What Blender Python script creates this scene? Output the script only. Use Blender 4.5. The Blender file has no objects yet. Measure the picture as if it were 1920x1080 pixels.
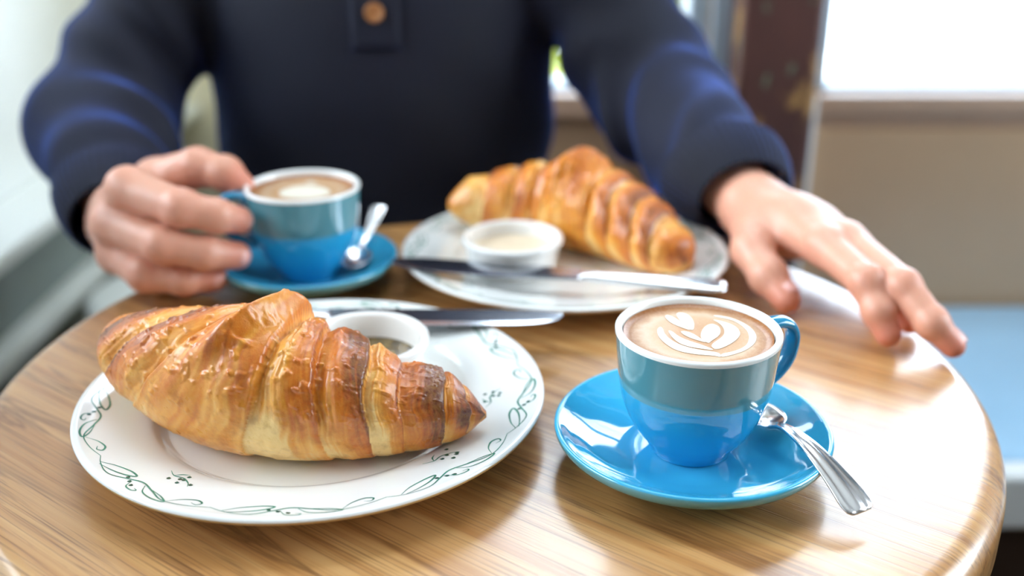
import bpy, bmesh, math, random
import numpy as np
from mathutils import Vector, Matrix

# ------------------------------------------------------------------ camera, sky, exposure
C = bpy.context.scene.collection
SC = bpy.context.scene
PI = math.pi
PITCH = 22.2
cam_data = bpy.data.cameras.new('camera')
cam = bpy.data.objects.new('camera', cam_data)
C.objects.link(cam)
cam.location = (0, 0, 1.05)
cam.rotation_euler = (math.radians(90 - PITCH), 0, 0)
cam_data.sensor_width = 36
cam_data.lens = 36 * 1950 / 1920
cam_data.clip_start = 0.02
cam_data.dof.use_dof = True
cam_data.dof.focus_distance = 0.52
cam_data.dof.aperture_fstop = 3.2
SC.camera = cam

SC.view_settings.view_transform = 'Standard'
SC.view_settings.look = 'None'
SC.view_settings.gamma = 1
SC.view_settings.use_curve_mapping = False
SC.view_settings.exposure = 1.9
SC.cycles.use_denoising = True
SC.cycles.max_bounces = 10
SC.cycles.diffuse_bounces = 5
SC.cycles.glossy_bounces = 5
SC.cycles.transparent_max_bounces = 8
SC.cycles.sample_clamp_indirect = 6
SC.cycles.caustics_reflective = False
SC.cycles.caustics_refractive = False

world = bpy.data.worlds.new('overcast_sky')
SC.world = world
world.use_nodes = True
bg = world.node_tree.nodes['Background']
bg.inputs[0].default_value = (0.78, 0.90, 1.0, 1)
bg.inputs[1].default_value = 4.0

# seen windows, and unseen ones added for light: (plane, opening) -- used for the openings and for light portals
TABLE_Z = 0.75
YB = 1.43          # window wall behind the right bench
SILL = 0.757

def portal(name, loc, rot, sx, sy):
    l = bpy.data.lights.new(name, 'AREA')
    l.shape = 'RECTANGLE'; l.size = sx; l.size_y = sy
    l.cycles.is_portal = True
    o = bpy.data.objects.new(name, l); C.objects.link(o)
    o.location = loc; o.rotation_euler = rot
portal('daylight_portal', (1.16, 1.52, 1.56), (math.radians(-90), 0, 0), 1.5, 1.62)
portal('daylight_portal', (0.10, 1.52, 1.56), (math.radians(-90), 0, 0), 0.33, 1.62)
portal('daylight_portal', (-0.86, 1.0, 1.775), (0, math.radians(-90), 0), 1.45, 1.8)
portal('daylight_portal', (-0.43, 2.18, 1.75), (math.radians(-90), 0, 0), 0.5, 1.4)
portal('daylight_portal', (2.22, 0.6, 1.7), (0, math.radians(90), 0), 1.6, 1.2)

portal('daylight_portal', (0.1, 1.2, 2.83), (0, 0, 0), 1.2, 0.5)
# ------------------------------------------------------------------ helpers
def thing(name, label, cat, loc=(0, 0, 0), rotz=0, group=None):
    o = bpy.data.objects.new(name, None); C.objects.link(o)
    o.empty_display_size = 0.02
    o.location = loc; o.rotation_euler = (0, 0, rotz)
    o['label'] = label; o['category'] = cat
    if group: o['group'] = group
    return o

def finish(name, me, mat, parent=None, smooth=True):
    mats = mat if isinstance(mat, (list, tuple)) else [mat]
    for m in mats: me.materials.append(m)
    if smooth:
        me.polygons.foreach_set('use_smooth', np.ones(len(me.polygons), dtype=bool))
    o = bpy.data.objects.new(name, me); C.objects.link(o)
    if parent: o.parent = parent
    return o

def np_mesh(name, V, F, col=None, matidx=None):
    V = np.asarray(V, dtype=np.float32); F = np.asarray(F, dtype=np.int32)
    k = F.shape[1]
    me = bpy.data.meshes.new(name)
    me.vertices.add(len(V)); me.vertices.foreach_set('co', V.ravel())
    me.loops.add(F.size); me.loops.foreach_set('vertex_index', F.ravel())
    me.polygons.add(len(F))
    me.polygons.foreach_set('loop_start', np.arange(0, F.size, k, dtype=np.int32))
    me.polygons.foreach_set('loop_total', np.full(len(F), k, dtype=np.int32))
    if matidx is not None:
        me.polygons.foreach_set('material_index', np.asarray(matidx, dtype=np.int32))
    me.update(calc_edges=True); me.validate()
    if col is not None:
        a = me.color_attributes.new('crust', 'FLOAT_COLOR', 'POINT')
        c4 = np.ones((len(V), 4), dtype=np.float32); c4[:, :3] = col
        a.data.foreach_set('color', c4.ravel())
    return me

def bm_mesh(name, bm):
    bmesh.ops.recalc_face_normals(bm, faces=bm.faces)
    me = bpy.data.meshes.new(name); bm.to_mesh(me); bm.free()
    return me

def box(bm, x0, x1, y0, y1, z0, z1, bevel=0.0, seg=2):
    vs = [bm.verts.new((x, y, z)) for x in (x0, x1) for y in (y0, y1) for z in (z0, z1)]
    idx = [(0, 1, 3, 2), (4, 6, 7, 5), (0, 4, 5, 1), (2, 3, 7, 6), (0, 2, 6, 4), (1, 5, 7, 3)]
    fs = [bm.faces.new([vs[i] for i in f]) for f in idx]
    if bevel > 0:
        es = list({e for f in fs for e in f.edges})
        bmesh.ops.bevel(bm, geom=es, offset=bevel, segments=seg, profile=0.5, affect='EDGES')

def box_obj(name, mat, b, parent=None, bevel=0.0, smooth=False, seg=2):
    bm = bmesh.new(); box(bm, *b, bevel=bevel, seg=seg)
    return finish(name, bm_mesh(name, bm), mat, parent, smooth)

def struct(o):
    o['kind'] = 'structure'; return o

def catmull(P, n=8, closed=False):
    P = np.asarray(P, dtype=float); m = len(P); out = []
    rng = range(m) if closed else range(m - 1)
    for i in rng:
        if closed:
            p0, p1, p2, p3 = P[(i-1) % m], P[i], P[(i+1) % m], P[(i+2) % m]
        else:
            p1, p2 = P[i], P[i+1]
            p0 = P[i-1] if i > 0 else 2*p1 - p2
            p3 = P[i+2] if i + 2 < m else 2*p2 - p1
        for k in range(n):
            t = k / n
            out.append(0.5*((2*p1) + (-p0+p2)*t + (2*p0-5*p1+4*p2-p3)*t*t + (-p0+3*p1-3*p2+p3)*t**3))
    if not closed: out.append(P[-1])
    return np.array(out)

def lathe_mesh(name, prof, seg=128, idx=None):
    """prof: dense (r, z) pairs; r = 0 rows become poles; idx: material of each profile span"""
    prof = [(max(r, 0.0), z) for r, z in prof]
    V, rows = [], []
    for r, z in prof:
        if r < 1e-6:
            rows.append([len(V)]); V.append((0, 0, z))
        else:
            rows.append(list(range(len(V), len(V) + seg)))
            for k in range(seg):
                a = 2*PI*k/seg; V.append((r*math.cos(a), r*math.sin(a), z))
    F, mi = [], []
    for j in range(len(rows) - 1):
        A, B = rows[j], rows[j+1]
        if len(A) == 1 and len(B) == 1: continue
        for k in range(seg):
            k2 = (k + 1) % seg
            if len(A) == 1: F.append((A[0], B[k], B[k2]))
            elif len(B) == 1: F.append((A[k], B[0], A[k2]))
            else: F.append((A[k], B[k], B[k2], A[k2]))
            mi.append(0 if idx is None else idx[j])
    me = bpy.data.meshes.new(name); me.from_pydata(V, [], F)
    me.polygons.foreach_set('material_index', np.array(mi, dtype=np.int32))
    bm = bmesh.new(); bm.from_mesh(me); bmesh.ops.recalc_face_normals(bm, faces=bm.faces); bm.to_mesh(me); bm.free()
    return me

def sweep_mesh(name, pts, ra, rb, seg=20, up=(0, 0, 1), power=2.0, cap=True):
    """tube along pts; half sizes ra (sideways) and rb (along the local up) per point"""
    P = np.asarray(pts, float); n = len(P)
    T = np.gradient(P, axis=0); T /= np.linalg.norm(T, axis=1)[:, None]
    up = np.asarray(up, float); V = []
    ang = np.linspace(0, 2*PI, seg, endpoint=False)
    ca, sa = np.cos(ang), np.sin(ang)
    ex = 2.0/power
    ca = np.sign(ca)*np.abs(ca)**ex; sa = np.sign(sa)*np.abs(sa)**ex
    for i in range(n):
        s = np.cross(T[i], up if up.ndim == 1 else up[i]); s /= np.linalg.norm(s); u = np.cross(s, T[i])
        V.append(P[i] + np.outer(ca, s)*ra[i] + np.outer(sa, u)*rb[i])
    V = np.concatenate(V)
    F = []
    for i in range(n-1):
        for k in range(seg):
            k2 = (k+1) % seg
            F.append((i*seg+k, i*seg+k2, (i+1)*seg+k2, (i+1)*seg+k))
    me = bpy.data.meshes.new(name)
    faces = [tuple(f) for f in F]
    if cap: faces += [tuple(range(seg))[::-1], tuple(range((n-1)*seg, n*seg))]
    me.from_pydata([tuple(v) for v in V], [], faces)
    bm = bmesh.new(); bm.from_mesh(me); bmesh.ops.recalc_face_normals(bm, faces=bm.faces); bm.to_mesh(me); bm.free()
    return me

def _hash(i, j, k):
    h = (i*374761393 + j*668265263 + k*2147483647) & 0x7fffffff
    h = ((h ^ (h >> 13)) * 1274126177) & 0x7fffffff
    h = h ^ (h >> 16)
    return (h & 0xffff) / 65535.0

def vnoise(p):
    """value noise, p (n,3) -> 0..1"""
    p = np.asarray(p, float); i = np.floor(p).astype(np.int64); f = p - i
    f = f*f*(3-2*f); r = 0
    for dx in (0, 1):
        for dy in (0, 1):
            for dz in (0, 1):
                w = (f[:, 0] if dx else 1-f[:, 0])*(f[:, 1] if dy else 1-f[:, 1])*(f[:, 2] if dz else 1-f[:, 2])
                r = r + w*_hash(i[:, 0]+dx, i[:, 1]+dy, i[:, 2]+dz)
    return r

def fbm(p, o=3):
    a, s, r = 0.5, 0, 0
    for k in range(o):
        r = r + a*vnoise(p*2**k + 17.3*k); s += a; a *= 0.5
    return r/s

def smooth01(a, b, x):
    t = np.clip((x-a)/(b-a), 0, 1); return t*t*(3-2*t)

# ------------------------------------------------------------------ implicit surfaces (one continuous skin or cloth)
def cone_d(p, a, b, ra, rb):
    a = np.asarray(a, np.float32); b = np.asarray(b, np.float32); ab = b-a
    t = np.clip(((p-a)@ab)/max(float(ab@ab), 1e-9), 0, 1)
    return np.linalg.norm(p - a - t[:, None]*ab, axis=1) - (ra + (rb-ra)*t)
def ell_d(p, c, r):
    r = np.asarray(r, np.float32); q = (p-np.asarray(c, np.float32))/r
    k0 = np.linalg.norm(q, axis=1); k1 = np.linalg.norm(q/r, axis=1)
    return k0*(k0-1)/np.maximum(k1, 1e-9)
def smin(a, b, k):
    h = np.clip(0.5 + 0.5*(b-a)/k, 0, 1)
    return b + (a-b)*h - k*h*(1-h)
def sdf_mesh_arrays(fn, lo, hi, vox):
    lo = np.array(lo, float); n = np.ceil((np.array(hi)-lo)/vox).astype(int) + 1
    ax = [lo[i] + vox*np.arange(n[i]) for i in range(3)]
    # coarse pass, then only the blocks that the surface may cross
    B = 8; nb = -(-n//B)
    cb = np.stack(np.meshgrid(*[lo[i] + vox*(B*np.arange(nb[i]) + (B-1)/2) for i in range(3)], indexing='ij'), -1).reshape(-1, 3)
    dc = fn(cb.astype(np.float32)).reshape(nb)
    D = np.repeat(np.repeat(np.repeat(dc, B, 0), B, 1), B, 2)[:n[0], :n[1], :n[2]].astype(np.float32)
    act = np.argwhere(np.abs(dc) < vox*B*1.15)
    off = np.stack(np.meshgrid(*[np.arange(B)]*3, indexing='ij'), -1).reshape(-1, 3)
    for s in range(0, len(act), 400):
        ijk = (act[s:s+400, None, :]*B + off[None]).reshape(-1, 3)
        ijk = ijk[(ijk < n).all(1)]
        D[ijk[:, 0], ijk[:, 1], ijk[:, 2]] = fn((lo + vox*ijk).astype(np.float32))
    # naive surface nets
    S = D < 0
    c = np.zeros(np.array(S.shape)-1, np.int8)
    for dx in (0, 1):
        for dy in (0, 1):
            for dz in (0, 1):
                c += S[dx:S.shape[0]-1+dx, dy:S.shape[1]-1+dy, dz:S.shape[2]-1+dz]
    cells = np.argwhere((c > 0) & (c < 8))
    ind = np.full(c.shape, -1, np.int32); ind[cells[:, 0], cells[:, 1], cells[:, 2]] = np.arange(len(cells))
    acc = np.zeros((len(cells), 3)); cnt = np.zeros(len(cells))
    corners = [(0,0,0),(1,0,0),(0,1,0),(1,1,0),(0,0,1),(1,0,1),(0,1,1),(1,1,1)]
    for a in range(8):
        for b in range(a+1, 8):
            ca, cb2 = np.array(corners[a]), np.array(corners[b])
            if np.abs(ca-cb2).sum() != 1: continue
            pa, pb = cells+ca, cells+cb2
            da = D[pa[:, 0], pa[:, 1], pa[:, 2]]; db = D[pb[:, 0], pb[:, 1], pb[:, 2]]
            m = (da < 0) != (db < 0)
            t = np.where(m, da/np.where(m, da-db, 1), 0)
            acc += np.where(m[:, None], pa + t[:, None]*(cb2-ca), 0); cnt += m
    V = lo + vox*acc/np.maximum(cnt, 1)[:, None]
    F = []
    for axis in range(3):
        o1, o2 = [(1, 2), (2, 0), (0, 1)][axis]
        sl0 = [slice(None)]*3; sl1 = [slice(None)]*3
        sl0[axis] = slice(0, -1); sl1[axis] = slice(1, None)
        e = np.argwhere(S[tuple(sl0)] != S[tuple(sl1)])
        e = e[(e[:, o1] > 0) & (e[:, o2] > 0) & (e[:, o1] < c.shape[o1]) & (e[:, o2] < c.shape[o2])]
        q = []
        for d1, d2 in ((0, 0), (1, 0), (1, 1), (0, 1)):
            f = e.copy(); f[:, o1] -= d1; f[:, o2] -= d2
            q.append(ind[f[:, 0], f[:, 1], f[:, 2]])
        q = np.stack(q, 1)
        fl = S[e[:, 0], e[:, 1], e[:, 2]]
        q[~fl] = q[~fl][:, ::-1]
        F.append(q)
    F = np.concatenate(F); F = F[(F >= 0).all(1)]
    # slide the vertices onto the surface
    for _ in range(2):
        h = vox*0.4; Vf = V.astype(np.float32); d = fn(Vf)
        g = np.stack([fn(Vf+np.float32(h)*np.eye(3, dtype=np.float32)[i]) - fn(Vf-np.float32(h)*np.eye(3, dtype=np.float32)[i]) for i in range(3)], 1)/(2*h)
        gn = np.maximum((g*g).sum(1), 0.25)
        V = V - np.clip(d/gn, -vox, vox)[:, None]*g
    return V, F

# ------------------------------------------------------------------ materials
def srgb(r, g, b):
    f = lambda c: (c/255/12.92) if c/255 <= 0.04045 else ((c/255+0.055)/1.055)**2.4
    return (f(r), f(g), f(b), 1)

class NT:
    def __init__(s, name):
        s.m = bpy.data.materials.new(name); s.m.use_nodes = True
        s.t = s.m.node_tree; s.b = s.t.nodes['Principled BSDF']; s.out = s.t.nodes['Material Output']
    def n(s, typ, **kw):
        nd = s.t.nodes.new(typ)
        for k, v in kw.items():
            if k.startswith('_'): setattr(nd, k[1:], v)
            else: nd.inputs[int(k[1:]) if k[0] == 'i' and k[1:].isdigit() else k].default_value = v
        return nd
    def l(s, a, b): s.t.links.new(a, b)
    def coords(s, scale=(1, 1, 1), rot=(0, 0, 0), kind='Object'):
        tc = s.n('ShaderNodeTexCoord'); mp = s.n('ShaderNodeMapping')
        mp.inputs['Scale'].default_value = scale; mp.inputs['Rotation'].default_value = rot
        s.l(tc.outputs[kind], mp.inputs['Vector']); return mp.outputs[0]
    def noise(s, vec, scale, detail=3, rough=0.5, dist=0.0):
        nd = s.n('ShaderNodeTexNoise', Scale=scale, Detail=detail, Roughness=rough, Distortion=dist)
        s.l(vec, nd.inputs['Vector']); return nd.outputs['Fac']
    def ramp(s, fac, stops):
        nd = s.n('ShaderNodeValToRGB'); cr = nd.color_ramp
        while len(cr.elements) < len(stops): cr.elements.new(0.5)
        for e, (p, c) in zip(cr.elements, stops):
            e.position = p; e.color = c if len(c) == 4 else (*c, 1)
        s.l(fac, nd.inputs[0]); return nd.outputs[0]
    def mix(s, fac, a, b, mode='MIX'):
        nd = s.n('ShaderNodeMix', _data_type='RGBA', _blend_type=mode)
        for sock, v in ((nd.inputs[0], fac), (nd.inputs[6], a), (nd.inputs[7], b)):
            if hasattr(v, 'is_output'): s.l(v, sock)
            else: sock.default_value = v
        return nd.outputs[2]
    def math(s, op, a, b=0.0):
        nd = s.n('ShaderNodeMath', _operation=op)
        for sock, v in ((nd.inputs[0], a), (nd.inputs[1], b)):
            if hasattr(v, 'is_output'): s.l(v, sock)
            else: sock.default_value = v
        return nd.outputs[0]
    def bump(s, h, strength=0.2, dist=0.001):
        nd = s.n('ShaderNodeBump', Strength=strength, Distance=dist); s.l(h, nd.inputs['Height'])
        s.l(nd.outputs[0], s.b.inputs['Normal'])
    def set(s, **kw):
        names = dict(color='Base Color', rough='Roughness', metal='Metallic', spec='Specular IOR Level', coat='Coat Weight',
                     coatr='Coat Roughness', sheen='Sheen Weight', sheenr='Sheen Roughness', sheent='Sheen Tint',
                     sss='Subsurface Weight', sssr='Subsurface Radius', ssss='Subsurface Scale', ior='IOR', trans='Transmission Weight')
        for k, v in kw.items():
            sock = s.b.inputs[names[k]]
            if hasattr(v, 'is_output'): s.l(v, sock)
            else: sock.default_value = v
        return s

def simple(name, color, rough=0.5, metal=0.0, var=0.0, vscale=20.0, bump=0.0, **kw):
    m = NT(name)
    c = color
    if var > 0:
        f = m.noise(m.coords(), vscale, 4)
        lo = tuple(x*(1-var) for x in color[:3]) + (1,); hi = tuple(min(1, x*(1+var)) for x in color[:3]) + (1,)
        c = m.ramp(f, [(0.3, lo), (0.7, hi)])
        if bump > 0: m.bump(f, bump, 0.002)
    m.set(color=c, rough=rough, metal=metal, **kw)
    return m.m

def wood_mat(name, dark, mid, light, ang, scale=1.0, rough=0.35, coat=0.25, coatr=0.15):
    m = NT(name)
    base_v = m.coords((1, 1, 1), (0, 0, ang))
    def along(sx, sy, sz):      # turn to the grain first, then stretch along it
        mp = m.n('ShaderNodeMapping'); mp.inputs['Scale'].default_value = (sx*scale, sy*scale, sz*scale)
        m.l(base_v, mp.inputs['Vector']); return mp.outputs[0]
    v = along(1.0, 20, 20)
    warp = m.noise(v, 1.0, 2, 0.5, 0.3)
    wide = m.noise(along(2.2, 120, 60), 1.0, 5, 0.6, 0.35)
    pores = m.noise(along(9, 620, 200), 1.0, 3, 0.55)
    knot = m.noise(along(4.5, 55, 30), 1.0, 4, 0.6, 0.8)
    base = m.ramp(warp, [(0.25, mid), (0.5, light), (0.75, mid)])
    base = m.mix(m.ramp(wide, [(0.40, (0, 0, 0)), (0.68, (1, 1, 1))]), base, mid)
    streak = m.ramp(pores, [(0.52, (0, 0, 0)), (0.70, (1, 1, 1))])
    base = m.mix(m.math('MULTIPLY', streak, 0.65), base, dark)
    cat = m.ramp(knot, [(0.56, (0, 0, 0)), (0.63, (1, 1, 1)), (0.66, (0.2, 0.2, 0.2)), (0.72, (0.5, 0.5, 0.5))])
    base = m.mix(m.math('MULTIPLY', cat, 0.60), base, dark)
    m.set(color=base, rough=rough, coat=coat, coatr=coatr)
    m.bump(m.math('MULTIPLY', streak, -1.0), 0.25, 0.0006)
    return m.m

# ------------------------------------------------------------------ material set
M = {}
M['oak'] = wood_mat('oak', srgb(100, 54, 20), srgb(174, 118, 62), srgb(208, 160, 102), math.radians(37), rough=0.36, coat=0.85, coatr=0.2)
M['floor'] = wood_mat('floor_oak', srgb(50, 34, 22), srgb(84, 60, 40), srgb(104, 78, 54), 0.0, 0.5, 0.5, 0.1)
M['white_wall'] = simple('white_wall', srgb(240, 243, 245), 0.7, var=0.03, vscale=3)
M['cream_wall'] = simple('cream_wall', srgb(240, 232, 206), 0.7, var=0.04, vscale=5)
M['grey_panel'] = simple('grey_panel', srgb(128, 138, 138), 0.5, var=0.05, vscale=6)
M['white_paint'] = simple('white_paint', srgb(228, 232, 232), 0.35, coat=0.2)
M['beige_panel'] = simple('beige_panel', srgb(200, 164, 130), 0.33, var=0.05, vscale=4, coat=0.2, coatr=0.2)
M['beige_frame'] = simple('beige_frame', srgb(190, 156, 132), 0.4, var=0.04, vscale=9)
M['blue_grey_frame'] = simple('blue_grey_frame', srgb(172, 190, 204), 0.4)
M['ceiling'] = simple('ceiling_paint', srgb(206, 202, 194), 0.8)
M['plaster'] = simple('room_plaster', srgb(132, 120, 106), 0.8, var=0.04, vscale=2)
M['blue_vinyl'] = simple('blue_vinyl', srgb(164, 206, 236), 0.32, var=0.03, vscale=7, coat=0.15)
M['dark_wood'] = simple('dark_wood', srgb(58, 42, 32), 0.5, var=0.15, vscale=14)
M['iron'] = simple('cast_iron', srgb(36, 36, 38), 0.5, metal=0.6, var=0.1, vscale=40, bump=0.2)
M['pavement'] = simple('pavement', srgb(216, 220, 224), 0.85, var=0.08, vscale=1.5)
M['facade'] = simple('pale_facade', srgb(226, 230, 236), 0.8, var=0.03, vscale=0.6)
M['shop_glass'] = simple('shop_glass', srgb(206, 218, 232), 0.25)
M['leaf'] = simple('sunlit_leaf', srgb(150, 160, 40), 0.5, var=0.35, vscale=9)
M['planter'] = simple('planter_clay', srgb(176, 140, 110), 0.7, var=0.1, vscale=12)
M['car_yellow'] = simple('pale_yellow_car_paint', srgb(238, 226, 168), 0.25, coat=0.6)
M['rubber'] = simple('rubber', srgb(40, 42, 46), 0.7)

m = NT('window_glass')
tr = m.n('ShaderNodeBsdfTransparent'); gl = m.n('ShaderNodeBsdfGlossy', Roughness=0.02); mx = m.n('ShaderNodeMixShader'); fr = m.n('ShaderNodeFresnel', IOR=1.45)
m.l(fr.outputs[0], mx.inputs[0]); m.l(tr.outputs[0], mx.inputs[1]); m.l(gl.outputs[0], mx.inputs[2]); m.l(mx.outputs[0], m.out.inputs['Surface'])
M['glass'] = m.m

m = NT('peeling_brown_paint')
v = m.coords((1, 1, 0.55))
n1 = m.noise(v, 16, 5, 0.6); n2 = m.noise(v, 34, 4, 0.6); n3 = m.noise(v, 5, 3)
c = m.ramp(n3, [(0.35, srgb(58, 36, 38)), (0.65, srgb(100, 62, 54))])
c = m.mix(m.ramp(n1, [(0.55, (0, 0, 0)), (0.62, (1, 1, 1))]), c, srgb(176, 132, 78))
c = m.mix(m.ramp(n2, [(0.63, (0, 0, 0)), (0.68, (1, 1, 1))]), c, srgb(126, 140, 112))
m.set(color=c, rough=0.5); m.bump(n1, 0.4, 0.002)
M['peeling'] = m.m

def glaze(name, col, rough=0.06):
    m = NT(name); m.set(color=col, rough=rough, coat=0.6, coatr=0.03, ior=1.5)
    return m.m
M['white_glaze'] = glaze('white_porcelain', srgb(240, 241, 238), 0.12)
M['ramekin_glaze'] = glaze('ramekin_porcelain', srgb(240, 238, 234), 0.12)
M['blue_glaze'] = glaze('blue_glaze', srgb(60, 172, 212))
M['teal_edge'] = glaze('teal_glaze', srgb(92, 156, 166))
M['handle_glaze'] = glaze('handle_glaze', srgb(44, 138, 178))
M['unglazed'] = simple('unglazed_clay_edge', srgb(196, 162, 104), 0.6, var=0.12, vscale=60)
M['green_print'] = simple('green_print', srgb(66, 132, 112), 0.2, var=0.35, vscale=90)
M['green_print_dark'] = simple('dark_green_print', srgb(48, 92, 80), 0.2, var=0.3, vscale=90)
M['steel'] = simple('polished_steel', srgb(232, 232, 234), 0.2, metal=1.0)
M['blade'] = simple('blade_steel', srgb(200, 204, 212), 0.16, metal=1.0)
# cup glaze: dipped twice, dusty teal above a line, bright blue below it
m = NT('two_tone_glaze')
tc = m.n('ShaderNodeTexCoord'); sp = m.n('ShaderNodeSeparateXYZ'); m.l(tc.outputs['Object'], sp.inputs[0])
f = m.math('GREATER_THAN', sp.outputs[2], 0.0415)
sm = m.n('ShaderNodeMapRange'); m.l(sp.outputs[2], sm.inputs[0])
sm.inputs[1].default_value = 0.0405; sm.inputs[2].default_value = 0.0415
c = m.mix(sm.outputs[0], srgb(36, 158, 208), srgb(80, 144, 158))
m.set(color=c, rough=0.06, coat=0.6, coatr=0.03)
M['cup_glaze'] = m.m
m = NT('coffee_crema')
v = m.coords()
sp = m.n('ShaderNodeVectorMath', _operation='LENGTH'); m.l(v, sp.inputs[0])
n1 = m.noise(v, 90, 5, 0.7); n2 = m.noise(v, 900, 3, 0.7)
rr = m.math('ADD', m.math('MULTIPLY', sp.outputs[1], 25.0), m.math('MULTIPLY', m.math('SUBTRACT', n1, 0.5), 0.28))
c = m.ramp(rr, [(0.30, srgb(186, 134, 84)), (0.58, srgb(194, 150, 106)), (0.70, srgb(202, 168, 134)), (0.82, srgb(176, 124, 74)), (0.92, srgb(150, 90, 36))])
c = m.mix(m.ramp(n2, [(0.5, (0, 0, 0)), (0.75, (0.4, 0.4, 0.4))]), c, srgb(206, 176, 142))
m.set(color=c, rough=0.35); m.bump(n2, 0.15, 0.0003)
M['crema'] = m.m
M['milk'] = simple('milk_foam', srgb(232, 224, 206), 0.4, var=0.02, vscale=300)
m = NT('herb_jam')
v = m.coords(); n1 = m.noise(v, 160, 4, 0.6)
m.set(color=m.ramp(n1, [(0.35, srgb(58, 44, 18)), (0.6, srgb(128, 106, 60)), (0.75, srgb(170, 156, 110))]), rough=0.15, coat=0.5); m.bump(n1, 0.5, 0.002)
M['jam'] = m.m
M['butter'] = simple('pale_spread', srgb(226, 208, 180), 0.4, var=0.06, vscale=60)

# ------------------------------------------------------------------ the room
fl = struct(box_obj('floor', M['dark_wood'], (-0.9, 2.3, -2.7, 2.25, -0.08, -0.012)))
for k in range(18):
    x0 = -0.76 + k*0.17
    bo = box_obj('floorboard', M['floor'], (x0+0.002, x0+0.168, -2.6, 2.2, -0.012, 0.0), fl, 0.002)
CEIL = 2.75
bm = bmesh.new()   # with an unseen roof light added over the table to brighten it
box(bm, -0.9, -0.5, -2.7, 2.3, CEIL, CEIL+0.1); box(bm, 0.7, 2.3, -2.7, 2.3, CEIL, CEIL+0.1)
box(bm, -0.5, 0.7, -2.7, 0.95, CEIL, CEIL+0.1); box(bm, -0.5, 0.7, 1.45, 2.3, CEIL, CEIL+0.1)
struct(finish('ceiling', bm_mesh('ceiling', bm), M['ceiling'], None, False))
struct(box_obj('wall_front', M['plaster'], (-0.9, 2.3, -2.8, -2.6, 0, CEIL)))
bm = bmesh.new()
box(bm, 2.1, 2.3, -2.6, 2.2, 0, 0.9); box(bm, 2.1, 2.3, -2.6, 2.2, 2.5, CEIL); box(bm, 2.1, 2.3, -2.6, 0.0, 0.9, 2.5); box(bm, 2.1, 2.3, 1.2, 2.2, 0.9, 2.5)  # leaves an opening for a side window added for its light
struct(finish('wall_right', bm_mesh('wall_right', bm), M['plaster'], None, False))
# left wall with an added high window, out of view, for light
bm = bmesh.new()
box(bm, -0.9, -0.74, -2.6, 2.2, 0, 1.05); box(bm, -0.9, -0.74, -2.6, 2.2, 2.5, CEIL)
box(bm, -0.9, -0.74, -2.6, 0.1, 1.05, 2.5); box(bm, -0.9, -0.74, 1.9, 2.2, 1.05, 2.5)
wl = struct(finish('wall_left', bm_mesh('wall_left', bm), M['white_wall'], None, False))
# back wall: cream bay at the left, window wall at the right
bm = bmesh.new()
box(bm, -0.74, -0.05, 2.1, 2.22, 0, 1.05); box(bm, -0.74, -0.05, 2.1, 2.22, 2.45, CEIL)
box(bm, -0.74, -0.68, 2.1, 2.22, 1.05, 2.45); box(bm, -0.18, -0.05, 2.1, 2.22, 1.05, 2.45)  # piers round the unseen bay window added for light
struct(finish('wall_back_bay', bm_mesh('wall_back_bay', bm), M['cream_wall'], None, False))
struct(box_obj('wall_bay_return', M['cream_wall'], (-0.13, -0.065, 1.43, 2.1, 0, CEIL)))
bm = bmesh.new()
box(bm, -0.065, 2.1, YB, YB+0.12, 0, SILL-0.001); box(bm, -0.065, 2.1, YB, YB+0.12, 2.37, CEIL)
box(bm, -0.13, -0.06, YB, YB+0.12, 0, CEIL); box(bm, 0.27, 0.41, YB, YB+0.12, SILL-0.001, 2.37); box(bm, 1.91, 2.1, YB, YB+0.12, SILL-0.001, 2.37)
wb = struct(finish('wall_back', bm_mesh('wall_back', bm), M['beige_panel'], None, False))
# panelled backrest under the window with its recessed rail
tr = struct(box_obj('trim_1', M['beige_frame'], (0.41, 2.1, YB-0.022, YB+0.02, 0.733, SILL), None, 0.003))
tr = struct(box_obj('trim_2', M['beige_frame'], (0.41, 2.1, YB-0.010, YB+0.02, 0.712, 0.733), None, 0.002))
struct(box_obj('trim_3', M['beige_panel'], (0.415, 2.1, YB-0.016, YB, 0.44, 0.7105), None, 0.004))
struct(box_obj('trim_4', M['beige_frame'], (-0.06, 0.30, YB-0.022, YB+0.02, 0.727, SILL), None, 0.003))
struct(box_obj('trim_5', M['white_paint'], (0.393, 0.416, YB-0.030, YB, 0.44, 0.757), None, 0.004))

def window(name, x0, x1, z0, z1, y, mull, fmat, rails=()):
    root = bpy.data.objects.new(name, None); C.objects.link(root); root['kind'] = 'structure'
    root.location = ((x0+x1)/2, y, z0)
    def bx(nm, mat, a, b, c, d, e, f, bev=0.004):
        o = box_obj(nm, mat, (a-(x0+x1)/2, b-(x0+x1)/2, c-y, d-y, e-z0, f-z0), root, bev); return o
    bx('window_frame', fmat, x0, x0+0.028, y-0.02, y+0.05, z0, z1)
    bx('window_frame', fmat, x1-0.028, x1, y-0.02, y+0.05, z0, z1)
    bx('window_frame', fmat, x0, x1, y-0.02, y+0.05, z1-0.04, z1)
    bx('window_frame', fmat, x0, x1, y-0.02, y+0.05, z0, z0+0.005)
    for xm in mull: bx('mullion', fmat, xm-0.014, xm+0.014, y-0.015, y+0.04, z0+0.012, z1-0.04)
    for zr in rails: bx('glazing_bar', fmat, x0+0.028, x1-0.028, y-0.01, y+0.03, zr-0.012, zr+0.012)
    xs = [x0+0.028] + [v for mm in mull for v in (mm-0.014, mm+0.014)] + [x1-0.028]
    for k in range(0, len(xs), 2): bx('pane', M['glass'], xs[k], xs[k+1], y+0.012, y+0.016, z0+0.012, z1-0.04, 0)
    return root
window('window_1', 0.41, 1.91, SILL, 2.37, YB+0.04, (1.16,), M['blue_grey_frame'], (1.30, 1.84))
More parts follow.
